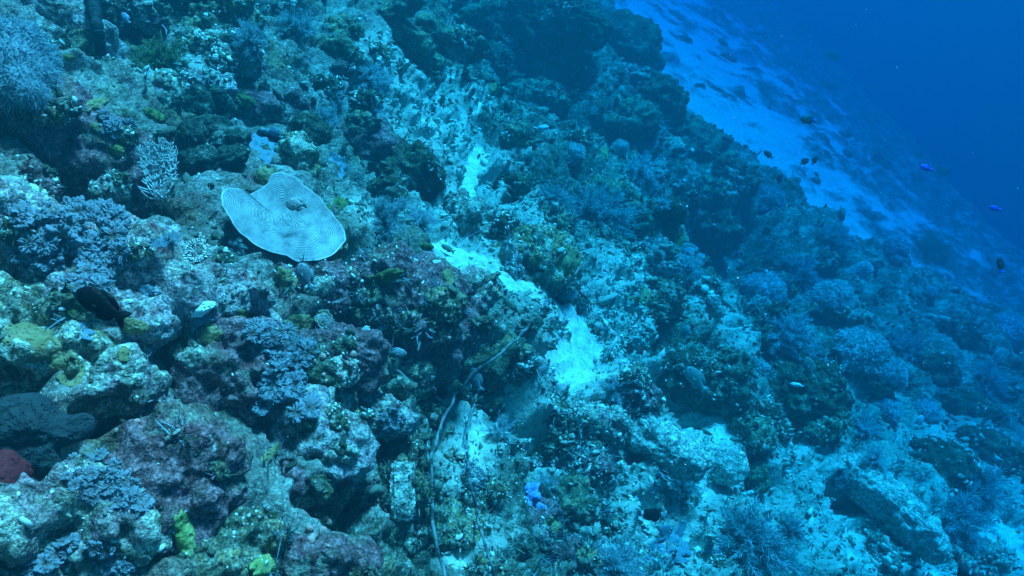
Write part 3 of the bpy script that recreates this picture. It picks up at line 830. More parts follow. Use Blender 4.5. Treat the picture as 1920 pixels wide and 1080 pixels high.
# ------------------------------------------------------------------ the big ridged plate coral
def plate_coral():
    PX = [(417, 377), (421, 366), (433, 361), (443, 361), (449, 360), (458, 363), (470, 369), (481, 361), (503, 346), (508, 335), (516, 329), (527, 327), (541, 331), (556, 337), (568, 350), (585, 362), (601, 373), (613, 390), (628, 407), (640, 425), (648, 440), (649, 455), (640, 467), (630, 480), (612, 490), (598, 494), (585, 494), (570, 493), (560, 496), (548, 489), (538, 482), (520, 478), (505, 473), (497, 469), (480, 461), (465, 449), (450, 440), (440, 428), (430, 410), (420, 394)]
    cx, cy_ = 535, 415
    c0, n0, t0 = hit(cx, cy_)
    c0 = CAM + ray(cx, cy_) * (t0 - 0.20)
    ax = (CB * 0.62 + UPW * 0.55 + Vector((0.15, 0, 0))).normalized()
    def on_plane(x, y):
        d = ray(x, y); return CAM + d * ((c0 - CAM).dot(ax) / d.dot(ax))
    F = frame(ax); Fi = F.transposed()
    loc = np.array([NPV(Fi @ (on_plane(x, y) - c0)) for x, y in PX])[:, :2]
    # polar outline, resampled
    P = np.concatenate([loc, loc[:1]]); sl = np.concatenate([[0], np.cumsum(np.hypot(*np.diff(P, axis=0).T))])
    ns, nr = 420, 280
    u = np.linspace(0, sl[-1], ns, endpoint=False)
    ox = np.interp(u, sl, P[:, 0]); oy = np.interp(u, sl, P[:, 1])
    for _ in range(4):
        ox = (np.roll(ox, 1) + ox * 2 + np.roll(ox, -1)) / 4; oy = (np.roll(oy, 1) + oy * 2 + np.roll(oy, -1)) / 4
    wv = 1 + 0.003 * np.sin(u / sl[-1] * 2 * math.pi * 29) + 0.008 * perlin(np.stack([u * 40, u * 0, u * 0], 1))
    ox *= wv; oy *= wv
    rmax = np.hypot(ox, oy).max()
    T = (np.arange(nr + 1) / nr) ** 0.8
    x = (T[:, None] * ox[None]).ravel(); y = (T[:, None] * oy[None]).ravel(); t = np.repeat(T, ns)
    p = np.stack([x / rmax, y / rmax, 0 * x], 1)
    # broad relief: shallow bowl with folds and two humps
    ra = np.hypot(x, y) / rmax
    z = rmax * (0.13 * ra ** 2.2 + 0.055 * perlin(p * 1.5 + 4) + 0.02 * perlin(p * 3.1 + 9) - 0.07 * np.exp(-((p[:, 0] + .1) ** 2 + (p[:, 1] + .1) ** 2) / 0.03))
    z += rmax * 0.03 * np.sin(np.arctan2(y, x) * 3 + 1) * ra ** 2
    # ridges run round the rim and curl about a few centres
    s = t + 0.10 * perlin(p * 1.9 + 21) + 0.012 * perlin(p * 9 + 2)
    for (a, b, k) in ((-.30, .10, .55), (.22, -.26, .6), (.08, .16, .4)):
        d = np.hypot(p[:, 0] - a, p[:, 1] - b); wgt = np.exp(-(d / 0.20) ** 2)
        s = s * (1 - wgt * .75) + wgt * .75 * (d * 1.3 + 0.2)
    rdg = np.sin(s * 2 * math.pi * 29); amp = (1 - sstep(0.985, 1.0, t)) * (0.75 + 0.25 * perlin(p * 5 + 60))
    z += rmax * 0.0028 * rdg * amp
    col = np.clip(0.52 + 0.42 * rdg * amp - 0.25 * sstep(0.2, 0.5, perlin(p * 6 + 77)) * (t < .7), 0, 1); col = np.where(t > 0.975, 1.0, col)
    top = np.stack([x, y, z], 1); bot = top.copy(); bot[:, 2] -= rmax * (0.035 + 0.05 * (1 - t)); bot[:, :2] *= 0.992
    co = np.concatenate([top, bot]); k0 = len(top)
    I = np.arange((nr + 1) * ns).reshape(nr + 1, ns); J = np.roll(I, -1, axis=1)
    q = np.stack([I[:-1], I[1:], J[1:], J[:-1]], -1).reshape(-1, 4)
    rim = np.stack([I[-1], I[-1] + k0, J[-1] + k0, J[-1]], -1)
    me = mesh_np("plate", co, np.concatenate([q, q[:, ::-1] + k0, rim]))
    if len(me.vertices) == len(co):
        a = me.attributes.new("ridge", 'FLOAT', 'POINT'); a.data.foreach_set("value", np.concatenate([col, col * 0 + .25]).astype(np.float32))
    k = NT("ridged_plate_coral"); n = k.noise(22, 5)
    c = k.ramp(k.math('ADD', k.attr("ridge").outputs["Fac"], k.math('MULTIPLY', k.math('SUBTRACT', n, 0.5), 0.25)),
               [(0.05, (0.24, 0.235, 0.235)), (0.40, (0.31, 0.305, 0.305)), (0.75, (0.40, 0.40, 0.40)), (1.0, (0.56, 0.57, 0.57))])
    c = k.mix(k.ramp(k.noise(9, 6, .65, .4), [(.40, 0.0), (.62, .3)]), c, (.20, .17, .14))
    c = k.mix(1.0, c, k.ramp(k.noise(45, 4, .7), [(.3, .6), (.6, 1.15)]), 'MULTIPLY')
    M['plate'] = k.done(c, k.bump(k.noise(120, 3), 0.002, 0.5))
    root = empty("plate_coral", c0, "large ridged pale plate coral, the widest smooth thing on the reef", "coral")
    pl = link("plate", me, M['plate'], root); pl.matrix_local = F.to_4x4()
    st = Acc(); en = hit(cx - 10, cy_ + 20)[0] - c0
    pts = [np.array([0, 0, 0]) - NPV(ax) * rmax * 0.26, NPV(en) * 0.6 - NPV(ax) * rmax * .2, NPV(en) * 1.3]
    st.add(*tube(pts, [rmax * .18, rmax * .18, rmax * .30], 14)); link("stalk", st.mesh("stalk"), M['olive_sp'], root)
    w = me
    cw = np.array([NPV(c0 + F @ Vector(v)) for v in top[::7].tolist()])
    # the plate also carries the fish's depth: keep a coarse copy for ray casts
    ks = 14; jj = list(range(0, nr + 1, 28)); cc = top.reshape(nr + 1, ns, 3)[jj][:, ::ks].reshape(-1, 3); m2 = ns // ks
    cc = np.array([NPV(c0 + F @ Vector(v)) for v in cc.tolist()])
    G = np.arange(len(jj) * m2).reshape(len(jj), m2); G2 = np.roll(G, -1, axis=1)
    add_bvh(cc, np.stack([G[:-1], G[1:], G2[1:], G2[:-1]], -1).reshape(-1, 4))
blob(500, 338, 44, 52, 10, 'yellow_sp', "yellow sponge lobe standing up behind the plate coral", "lobe_sponge", "sponge", lift=.8)
plate_coral()

# ------------------------------------------------------------------ blue grey soft corals
def spots(seed, regions):
    rr = random.Random(seed); out = []
    for (cx, cy_, w, h, ang, n, r0, r1) in regions:
        for _ in range(n):
            a, q = rr.uniform(0, 6.28), math.sqrt(rr.random())
            x, y = w / 2 * q * math.cos(a), h / 2 * q * math.sin(a); c, s = math.cos(R(ang)), math.sin(R(ang))
            out.append((cx + x * c - y * s, cy_ - (x * s + y * c), rr.uniform(r0, r1)))
    return out
soft_coral(spots(1, [(130, 425, 200, 90, -15, 39, 14, 23), (195, 450, 90, 110, -20, 20, 14, 23), (75, 478, 80, 50, 0, 14, 14, 21)]), "wide frilly blue grey soft coral on the mauve slab at the left", 1)
soft_coral(spots(2, [(178, 500, 60, 60, 0, 8, 16, 23), (160, 535, 80, 40, 10, 6, 12, 20)]), "small frilly blue grey soft coral just above the black fish", 2)
soft_coral(spots(3, [(510, 640, 90, 60, -40, 20, 12, 18), (540, 700, 70, 120, -50, 33, 12, 20), (505, 745, 60, 50, 0, 6, 16, 25), (560, 750, 50, 60, 0, 6, 14, 23)]), "tall frilly blue grey soft coral hanging down the maroon boulder face", 3)
soft_coral(spots(4, [(195, 900, 150, 80, -15, 33, 9, 18), (240, 950, 80, 50, 0, 14, 9, 16)]), "frilly soft coral in the lower left below the black sponge", 4)
soft_coral(spots(5, [(150, 1050, 200, 60, -5, 18, 11, 20), (60, 1060, 60, 30, 0, 4, 11, 16)]), "row of frilly soft corals along the bottom left edge", 5)
soft_coral(spots(6, [(215, 232, 60, 40, -30, 10, 8, 13)]), "small grey lobed soft coral above the sea fan on the left", 6)
soft_coral(spots(7, [(690, 745, 40, 26, 0, 4, 9, 15), (735, 790, 40, 40, 0, 6, 8, 13)]), "small frilly soft coral on the mauve knuckle of rock", 7)

# ------------------------------------------------------------------ feathery and domed soft corals
for k_, (x, y, w, h, kd, mt, lb) in enumerate([
    (1075, 283, 50, 48, 'mushroom', 'polypdome', "pale round puff of soft coral, left one of a pair on the upper right slope"),
    (1166, 272, 40, 36, 'mushroom', 'polypdome', "pale toadstool soft coral on a white stalk right of the round puff"),
    (1612, 635, 120, 85, 'dome', 'polypdome', "largest domed soft coral on the right slope"),
    (1668, 680, 60, 70, 'dome', 'weed', "domed soft coral at the lower right of the largest dome"),
    (1430, 530, 105, 60, 'dome', 'polypdome', "pale mounded soft coral below the hazy striped fan"),
    (1560, 540, 90, 60, 'dome', 'polypdome', "spiny pale soft coral beside the round white shell"),
    (1660, 752, 62, 60, 'dome', 'weed', "round grooved soft coral above the dark weedy rock, left one"),
    (1735, 760, 62, 50, 'dome', 'weed', "round grooved soft coral above the small white fish, right one"),
    (1440, 360, 70, 60, 'dome', 'weed_teal', "teal tufted mound on the reef's lip by the sand"),
    (1680, 455, 70, 36, 'dome', 'weed', "faint domed coral on the hazy far slope"),
    (1890, 600, 90, 70, 'dome', 'weed', "faint domed coral at the hazy right edge"),
    (1680, 480, 40, 30, 'dome', 'weed_teal', "smaller faint mound below the faint domed coral"),
    (1745, 540, 32, 24, 'dome', 'polypdome', "small pale ball coral on the hazy right slope"),
    (1580, 880, 46, 60, 'dome', 'weed_teal', "teal tuft at the upper end of the long pale log"),
]):
    bush(x, y, w, h, lb, mt, kd, seed=k_, cat="soft coral", name="toadstool_coral" if kd == 'mushroom' else "domed_coral")
for k_, (x, y, w, h, mt, lb, n) in enumerate([
    (1395, 985, 150, 120, 'weed_teal', "large feathery blue green bush near the bottom, right of the black fish", 110),
    (1275, 905, 90, 60, 'weed_teal', "feathery bush right under the thick pale log", 70),
    (1150, 1045, 130, 80, 'weed', "grey feathery bush at the bottom edge by the yellow sponge", 90),
    (690, 130, 80, 80, 'weed', "pale blue feathery fan bush near the top, above the brown fish", 80),
    (625, 180, 70, 34, 'weed', "low blue feathery bush left of the brown fish", 50),
    (700, 205, 60, 40, 'weed', "pale feathery bush below the brown fish", 50),
    (610, 215, 60, 40, 'weed_teal', "teal feathery tuft above the pale yellowish stub", 50),
    (1120, 375, 120, 110, 'weed_teal', "broad teal weed bush on the rough rock above centre right", 110),
    (1190, 310, 100, 60, 'weed', "feathery weed below the toadstool soft coral", 80),
    (1040, 360, 80, 50, 'weed_teal', "teal weed left of the broad weed bush", 60),
    (1245, 375, 40, 34, 'weed', "small pale star shaped weed on the dark rock", 40),
    (1290, 490, 60, 50, 'weed', "blue feathery tuft on the dark right slope", 60),
    (1480, 610, 90, 70, 'weed', "pale feathery clump left of the largest dome", 80),
    (1510, 660, 90, 80, 'weed_teal', "feathery clump behind the spotted fish", 80),
    (1620, 800, 90, 50, 'weed', "pale lacy weed right of the dark rock heap", 70),
    (1640, 850, 60, 50, 'weed', "pale lacy weed tuft above the long pale log", 50),
    (1740, 460, 80, 66, 'weed_green', "greenish bushy coral on the hazy right slope", 90),
    (1780, 950, 120, 100, 'weed_teal', "hazy weed clump right of the long pale log", 90),
    (1830, 900, 110, 80, 'weed_teal', "hazy weed clump at the right edge", 80),
    (1480, 980, 60, 60, 'weed_teal', "teal tuft at the bottom right of the large feathery bush", 60),
    (1460, 1040, 90, 70, 'weed_teal', "teal weed at the bottom edge right of the blue crust", 70),
    (318, 440, 40, 34, 'weed', "grey hydroid tuft left of the coiled worm", 40),
    (440, 450, 60, 50, 'weed', "grey hydroid tuft between the coiled worm and the plate coral", 50),
    (720, 400, 120, 60, 'weed_teal', "low teal weed right of the plate coral", 90),
    (790, 400, 60, 60, 'weed', "grey weed above the largest maroon boulder", 50),
    (560, 640, 60, 60, 'weed', "grey green weed patch beside the tall soft coral", 50),
    (715, 795, 40, 40, 'weed', "grey weed tuft hanging beside the mauve knuckle", 40),
    (1150, 720, 60, 50, 'weed', "blue weed tuft at the lower end of the bright sand", 50),
    (1020, 900, 60, 40, 'weed', "grey branching tuft left of the lower middle boulder", 40),
    (935, 800, 70, 40, 'weed', "grey weed right of the second sea whip", 50),
    (300, 100, 110, 80, 'weed_green', "greenish weed mat on the speckled rock at the top left", 90),
    (560, 40, 90, 60, 'weed_teal', "teal weed near the top edge, left of the dead branches", 70),
    (470, 60, 80, 60, 'weed_teal', "teal weed on the knobbly rock near the top edge", 70),
    (1500, 500, 90, 60, 'weed_teal', "teal weed above the domed corals on the right", 70),
    (1560, 440, 90, 60, 'weed_teal', "hazy teal weed below the far sand", 70),
    (1700, 640, 90, 60, 'weed_teal', "hazy teal weed right of the largest dome", 70),
    (1840, 700, 110, 70, 'weed_teal', "hazy weed ridge at the right edge", 70),
]):
    bush(x, y, w, h, lb, mt, 'feather', seed=50 + k_, n=n, cat="feathery coral", name="feathery_coral")

# drooping mop of tentacles at the top left
def mop_coral():
    rg = np.random.default_rng(77)
    c0 = hit(45, 190)[0]; root = empty("tentacle_coral", c0, "big drooping mop of pale blue tentacles at the left edge", "soft coral")
    a = Acc()
    for (x, y, r) in [(-5, 90, 60), (30, 85, 55), (65, 110, 45), (20, 125, 60), (70, 145, 40), (35, 160, 50), (-15, 150, 50), (60, 175, 30)]:
        l = hit(x, y)[0]; m = mpp(l); ctr = l + (CAM - l).normalized() * r * m * 0.55 - c0
        n, f = ico(4); link('lobe', mesh_np('lobe', n * r * m * 0.78 + NPV(ctr), f), M['mop'], root)
        k = 1800; d = rg.normal(size=(k, 3)); d /= np.linalg.norm(d, axis=1)[:, None]
        v = NPV((CAM - l).normalized()); d = d[(d @ v > -0.3)]; k = len(d)
        co, f = strips(d * r * m * 0.76 + NPV(ctr), d * 1.0 + rg.normal(size=(k, 3)) * .45 + np.array([.05, 0, -.05]), r * m * rg.uniform(.10, .30, k), np.full(k, r * m * 0.055), np.array([.05, 0, -.25]) + rg.normal(size=(k, 3)) * .5, 4, 0.45, rng=rg)
        a.add(co, f)
    link("tentacles", a.mesh("tentacles"), M['mop'], root)
mop_coral()

# sea fans: branching nets
def sea_fan(px, py, w, h, ang, label, seed, mat='fan', depth=7, thick=1.6, wire=False):
    rr = random.Random(seed)
    c0 = hit(px, py)[0]; m = mpp(c0); c0 = c0 + (CAM - c0).normalized() * 0.05
    root = empty("sea_fan", c0, label, "sea fan")
    a = Acc(); ca, sa = math.cos(R(ang)), math.sin(R(ang)); ex = CR * ca + CU * sa; ey = -CR * sa + CU * ca
    segs = []
    def grow(x, y, th, L, d):
        if d == 0: return
        pts = [(x, y)]; n = 4
        for k in range(n):
            th += rr.uniform(-.22, .22); x += L / n * math.cos(th); y += L / n * math.sin(th); pts.append((x, y))
        if (x / (w * .52)) ** 2 + ((y - h * .1) / (h * .62)) ** 2 > 1: return
        segs.append((pts, d))
        for s in (-1, 1): grow(x, y, th + s * rr.uniform(.18, .5), L * rr.uniform(.82, .98), d - 1)
    for k in range(9): grow(rr.uniform(-w * .12, w * .12), -h * .46, math.pi / 2 + (k - 4) * .28, h * .17, depth)
    for pts, d in segs:
        P = [NPV((ex * p[0] + ey * p[1] + CB * (3 * math.sin(p[0] * .09) + 2 * math.sin(p[1] * .13 + d))) * m) for p in pts]
        a.add(*tube(P, thick * m * (0.45 + 0.09 * d), 5))
    link("branches", a.mesh("branches"), M[mat], root)
    ho = Acc(); ho.add(*tube([NPV((ey * -h * .62) * m - CB * .05), NPV((ey * -h * .45) * m)], [4 * m, 3 * m], 8)); link("holdfast", ho.mesh("holdfast"), M['xstem'], root)
sea_fan(292, 318, 85, 120, 8, "pale branching sea fan on the left between the shelf and the plate coral", 4)
sea_fan(610, 598, 40, 40, -10, "tiny pale branching sea fan on the maroon rock below the plate coral", 8, thick=1.3, depth=5)
sea_fan(1610, 515, 60, 50, 35, "striped hazy sea fan on the right slope", 5, thick=1.5)
sea_fan(1420, 690, 110, 60, -40, "blue thread like sea fan beside the diving grey fish", 6, mat='weed', thick=1.5, depth=6)
sea_fan(1068, 560, 46, 36, 200, "short spiky branch tuft beside the curled white end of the sea whip", 9, mat='weed', thick=1.6, depth=4)
sea_fan(900, 880, 70, 70, -60, "grey antler like branches beside the second sea whip", 12, mat='weed', thick=1.8, depth=4)

# the pale rim of a distant cup coral on the far terrace
def ring_coral():
    c0 = hit(1395, 110)[0]; c0 = c0 + (CAM - c0).normalized() * 0.4; m = mpp(c0)
    ns = 48; th = np.arange(ns) * 2 * math.pi / ns
    prof = [(0.15, -.9), (.55, -.5), (.9, -.1), (1.0, .05), (.96, .06), (.82, -.12), (.45, -.35), (0.02, -.4)]
    F = np.array(frame((UPW + CB * .8).normalized())); co = []
    for r, z in prof:
        rr_ = r * (1 + .06 * np.sin(3 * th)); co.append(np.stack([rr_ * np.cos(th), rr_ * np.sin(th), np.full(ns, z)], 1))
    co = np.concatenate(co) * 27 * m @ F.T
    f = [(j * ns + i, j * ns + (i + 1) % ns, (j + 1) * ns + (i + 1) % ns, (j + 1) * ns + i) for j in range(len(prof) - 1) for i in range(ns)]
    o = tag(link("cup_coral", mesh_np("cup_coral", co, np.array(f)), M['weed']), "faint ring shaped cup coral in the hazy top right", "coral"); o.location = c0
ring_coral()

# ------------------------------------------------------------------ sponges, crusts and shells
def lobes_sponge():
    c0 = hit(410, 250)[0]; root = empty("lobed_sponge", c0, "cluster of dark green finger sponge lobes in the upper left", "sponge")
    for (x, y, w, h, an) in [(372, 200, 60, 75, 15), (412, 205, 60, 60, 0), (432, 265, 75, 50, 10), (395, 245, 80, 60, 0), (428, 298, 80, 46, 24), (375, 300, 70, 60, 0), (360, 255, 55, 60, 0), (405, 180, 40, 40, 0)]:
        loc, nrm, t = hit(x, y); m = mpp(loc); vd = (loc - CAM).normalized(); a, b = w / 2 * m, h / 2 * m; c = math.sqrt(a * b)
        ctr = loc - vd * c * 0.3; ca, sa = math.cos(R(an)), math.sin(R(an)); e3 = -vd
        e1 = (CR * ca + CU * sa); e1 = (e1 - e3 * e1.dot(e3)).normalized(); e2 = e3.cross(e1); n, f = ico(5)
        g = 1 + .30 * fbm(n * 1.3 + x, 2) + .12 * fbm(n * 4 + x, 3) + .05 * fbm(n * 13 + x, 3)
        o = link("lobe", mesh_np("lobe", (n * g[:, None]) @ np.stack([NPV(e1) * a, NPV(e2) * b, NPV(e3) * c]) + NPV(ctr - c0), f), M['darksponge'], root)
lobes_sponge()
def black_sponge():
    out = [(-60, 800), (-50, 765), (0, 752), (25, 742), (60, 738), (82, 747), (97, 768), (118, 780), (140, 773), (158, 780), (163, 800), (154, 822), (128, 832), (108, 838), (108, 852), (122, 872), (112, 890), (80, 896), (45, 882), (18, 862), (-20, 846)]
    c0, n0, t0 = hit(60, 815); m = mpp(c0); c0 = CAM + ray(60, 815) * (t0 - 55 * m)
    P = np.array(out + out[:1], float); sl = np.concatenate([[0], np.cumsum(np.hypot(*np.diff(P, axis=0).T))]); ns, nr = 160, 40
    u = np.linspace(0, sl[-1], ns, endpoint=False); x = np.interp(u, sl, P[:, 0]); y = np.interp(u, sl, P[:, 1])
    for _ in range(3): x = (np.roll(x, 1) + 2 * x + np.roll(x, -1)) / 4; y = (np.roll(y, 1) + 2 * y + np.roll(y, -1)) / 4
    T = np.sin(np.linspace(0, math.pi / 2, nr + 1)); X = (60 + T[:, None] * (x - 60)).ravel(); Y = (815 + T[:, None] * (y - 815)).ravel(); t = np.repeat(T, ns)
    w = np.stack([X / 55, Y / 55, 0 * X], 1)
    z = 46 * np.sqrt(np.clip(1 - t ** 2.6, 0, 1)) * (1 + .45 * perlin(w + 3)) + 5 * (1 - t ** 6) * perlin(w * 4) + 2.2 * (1 - t ** 8) * perlin(w * 13)
    e3 = -(c0 - CAM).normalized(); e1 = (CR - e3 * CR.dot(e3)).normalized(); e2 = e3.cross(e1); B = np.stack([NPV(e1), NPV(e2), NPV(e3)])
    top = np.stack([X - 60, 815 - Y, z], 1); bot = top * [.94, .94, 0]; bot[:, 2] = -70 * np.sqrt(np.clip(1 - t ** 2, 0, 1)) - 2
    I = np.arange((nr + 1) * ns).reshape(nr + 1, ns); J = np.roll(I, -1, axis=1); q = np.stack([I[:-1], I[1:], J[1:], J[:-1]], -1).reshape(-1, 4); k0 = len(top)
    me = mesh_np("black_sponge", np.concatenate([top, bot]) * m @ B, np.concatenate([q, q[:, ::-1] + k0, np.stack([I[-1], I[-1] + k0, J[-1] + k0, J[-1]], -1)]))
    o = tag(link("black_sponge", me, M['blacksponge']), "big black lobed sponge at the lower left edge", "sponge"); o.location = c0
black_sponge()
blob(8, 892, 96, 96, -20, 'redsponge', "dark red sponge below the black sponge at the left edge", "red_sponge", "sponge", lift=1.0)
sheet(992, 928, 46, 58, -20, 'bluesponge', "bright blue sponge on the maroon pillar rock", ragged=.5, thick=17, seed=4)
sheet(1015, 950, 30, 14, -30, 'bluesponge', "small blue sponge scrap below the olive fish", thick=4, seed=5)
for k_, a_ in enumerate([
    (60, 640, 120, 70, -10, 'yellow_sp', "pale yellow sponge on the olive rock at the left edge"),
    (125, 690, 60, 90, 30, 'yellow_sp', "yellow sponge strip beside the white bleached ledge"),
    (252, 612, 62, 34, -10, 'yellow_sp', "yellow sponge directly under the black fish's tail"),
    (395, 628, 48, 44, 20, 'yellow_sp', "yellow sponge below the small white sponge fan"),
    (232, 665, 24, 34, 0, 'yellow_sp', "little yellow sponge between the black fish and the bleached ledge"),
    (300, 665, 26, 20, 0, 'yellow_sp', "tiny yellow sponge on the mauve mound"),
    (535, 525, 40, 56, 15, 'yellow_sp', "pale yellow sponge left of the upright grey fish"),
    (560, 605, 70, 34, 10, 'yellow_sp', "dull yellow sponge left of the yellow cup coral"),
    (715, 522, 80, 26, 22, 'olive_sp', "bumpy olive green sponge on the maroon rock right of the plate coral"),
    (635, 385, 46, 34, 0, 'olive_sp', "bright green sponge cushion beside the plate coral's right rim"),
    (180, 195, 50, 22, 20, 'yellow_sp', "yellow branching sponge on the purple weedy patch, upper one"),
    (185, 240, 34, 20, -20, 'yellow_sp', "yellow sponge on the purple weedy patch, lower one"),
    (290, 215, 50, 18, -25, 'olive_sp', "yellow green sponge streak left of the dark sponge lobes"),
    (118, 110, 46, 16, 18, 'olive_sp', "olive sponge bar on the pale ridge in the upper left"),
    (220, 282, 30, 24, -20, 'olive_sp', "bright green sponge on the end of the shelf rock"),
    (460, 190, 40, 26, -20, 'olive_sp', "green yellow sponge right of the dark sponge lobes"),
    (455, 592, 26, 28, 0, 'olive_sp', "yellow green sponge right of the small white fan"),
    (345, 1000, 44, 96, 12, 'green_sp', "yellow green leafy sponge standing near the bottom left"),
    (1030, 985, 40, 46, -35, 'yellow_sp', "yellow sponge on the maroon pillar rock"),
    (1105, 1050, 40, 60, 30, 'yellow_sp', "yellow sponge at the bottom edge left of the grey bush"),
    (1065, 490, 46, 60, -30, 'yellow_sp', "yellow growth on the right side of the flecked boulder"),
    (1200, 555, 46, 36, 0, 'yellow_sp', "yellow patch on the small dome rock"),
    (1010, 125, 30, 34, 0, 'yellow_sp', "yellow green patch on the reef in the upper middle"),
    (925, 165, 30, 20, 20, 'yellow_sp', "yellow tuft beside the small dark rock in the upper middle"),
    (1130, 290, 24, 34, 0, 'yellow_sp', "yellow patch between the two pale puffs"),
    (840, 520, 20, 36, 20, 'yellow_sp', "yellow strip on the edge of the largest maroon boulder"),
    (505, 855, 60, 18, 55, 'yellow_sp', "tan edge strip left of the round pink flecked boulder"),
    (800, 460, 30, 12, -15, 'olive_sp', "thin yellow sponge along the top of the largest maroon boulder"),
    (795, 775, 26, 22, 20, 'yellow_sp', "dull yellow sponge left of the first sea whip"),
    (500, 1060, 60, 40, 20, 'green_sp', "greenish sponge at the bottom edge under the cave"),
    (1265, 445, 40, 40, 0, 'olive_sp', "dull green patch on the lilac topped rock"),
]):
    sheet(*a_, seed=10 + k_, thick=5, name="yellow_sponge" if a_[5] == 'yellow_sp' else "green_sponge")
for k_, a_ in enumerate([
    (1245, 1035, 110, 50, -15, 'bluecrust', "leafy blue crust at the bottom between the two bushes"),
    (1370, 1030, 90, 60, -10, 'bluecrust', "largest leafy blue crust at the bottom edge"),
    (1270, 1000, 60, 40, 30, 'bluecrust', "small leafy blue crust below the black fish with the white face"),
    (1440, 1060, 70, 40, 0, 'bluecrust', "leafy blue crust in the bottom edge weed"),
    (275, 545, 40, 20, -15, 'bluecrust', "blue leafy algae on the mauve mound, upper one"),
    (335, 575, 60, 26, -20, 'bluecrust', "blue leafy algae left of the white fan"),
    (150, 620, 60, 30, -20, 'bluecrust', "teal blue algae behind the black fish's belly"),
    (245, 643, 30, 20, 0, 'bluecrust', "blue algae scrap under the black fish's tail"),
    (300, 455, 50, 20, 20, 'bluecrust', "blue algae left of the coiled worm"),
    (375, 600, 40, 20, 0, 'bluecrust', "blue algae at the foot of the white fan"),
    (500, 270, 60, 60, -20, 'bluecrust', "pale blue leafy algae above the plate coral"),
    (632, 310, 34, 44, 10, 'bluecrust', "blue cup shaped leaf right of the pale yellowish stub"),
    (1290, 470, 60, 24, -10, 'bluecrust', "lilac blue patch on the lilac topped rock"),
]):
    sheet(*a_, seed=60 + k_, thick=2.5, ragged=.75, name="blue_algae", cat="algae")
for k_, a_ in enumerate([
    (378, 577, 46, 30, 25, 'white', "small white sponge fan on the mauve mound", "white_fan"),
    (140, 378, 44, 14, 3, 'white', "white shell tip poking out over the dark crevice", "white_shell"),
    (1563, 575, 18, 28, -20, 'bluewhite', "round white shell on the right slope", "white_shell"),
    (238, 566, 22, 8, 20, 'white', "small white stick behind the black fish's back", "white_shell"),
    (560, 645, 0, 0, 0, 'white', None, None),
    (500, 683, 12, 8, 0, 'white', "tiny white shell left of the tall soft coral", "white_shell"),
    (148, 674, 12, 12, 0, 'white', "white dot shell on the olive rock", "white_shell"),
    (116, 579, 12, 8, 0, 'white', "white dot shell left of the black fish's belly", "white_shell"),
    (815, 493, 26, 10, 5, 'bluewhite', "pale blue shell on top of the largest maroon boulder", "white_shell"),
    (1495, 722, 26, 8, -10, 'white', "white chip on top of the dark rock heap", "white_shell"),
    (1475, 884, 20, 5, -5, 'white', "white sliver below the dark rock heap", "white_shell"),
    (1775, 963, 18, 12, -20, 'bluewhite', "pale shell in the weed right of the long log", "white_shell"),
    (1187, 935, 18, 18, 0, 'bluewhite', "pale bit of shell above the black fish with the white face", "white_shell"),
    (686, 617, 14, 14, 0, 'bluewhite', "small pale cup right of the yellow cup coral", "white_shell"),
    (720, 615, 30, 14, 10, 'bluewhite', "pale frilled edge on the largest maroon boulder", "white_shell"),
]):
    if a_[6]: blob(a_[0], a_[1], a_[2] * .9, a_[3] * .9, a_[4], a_[5], a_[6], a_[7], "sponge" if a_[7] == 'white_fan' else "shell", lift=.7, depth=.5, sub=5, low=.34, lumps=.34)
blob(755, 922, 50, 104, 4, 'bleached', "upright white bleached block near the bottom, left of the first sea whip", "bleached_block", "coral", lift=.8, box=.55, low=.16, lumps=.20, depth=.6)
# yellow cup coral
def cup():
    c0 = hit(606, 596)[0]; c0 = c0 + (CAM - c0).normalized() * .03; m = mpp(c0); ns = 64; th = np.arange(ns) * 2 * math.pi / ns
    root = empty("cup_coral", c0, "small yellow cup coral with a pale rim below the plate coral", "coral")
    F = np.array(frame((CB * .9 + UPW * .4).normalized())); lob = 1 + .07 * np.sin(6 * th) + .04 * np.sin(9 * th + 1)
    def ringset(prof):
        co = np.concatenate([np.stack([r * lob * np.cos(th), r * lob * np.sin(th), np.full(ns, z)], 1) for r, z in prof]) * 16 * m @ F.T
        return co, np.array([(j * ns + i, j * ns + (i + 1) % ns, (j + 1) * ns + (i + 1) % ns, (j + 1) * ns + i) for j in range(len(prof) - 1) for i in range(ns)])
    a = Acc(); a.add(*ringset([(.02, -.28), (.25, -.22), (.5, -.12), (.75, 0), (.94, .06)])); link("bowl", a.mesh("bowl"), M['yellow_sp'], root)
    a = Acc(); a.add(*ringset([(.94, .06), (1.0, .09), (1.03, .05), (.98, -.02), (.7, -.2), (.4, -.5), (.3, -1.2)])); link("rim", a.mesh("rim"), M['polypdome'], root)
cup()
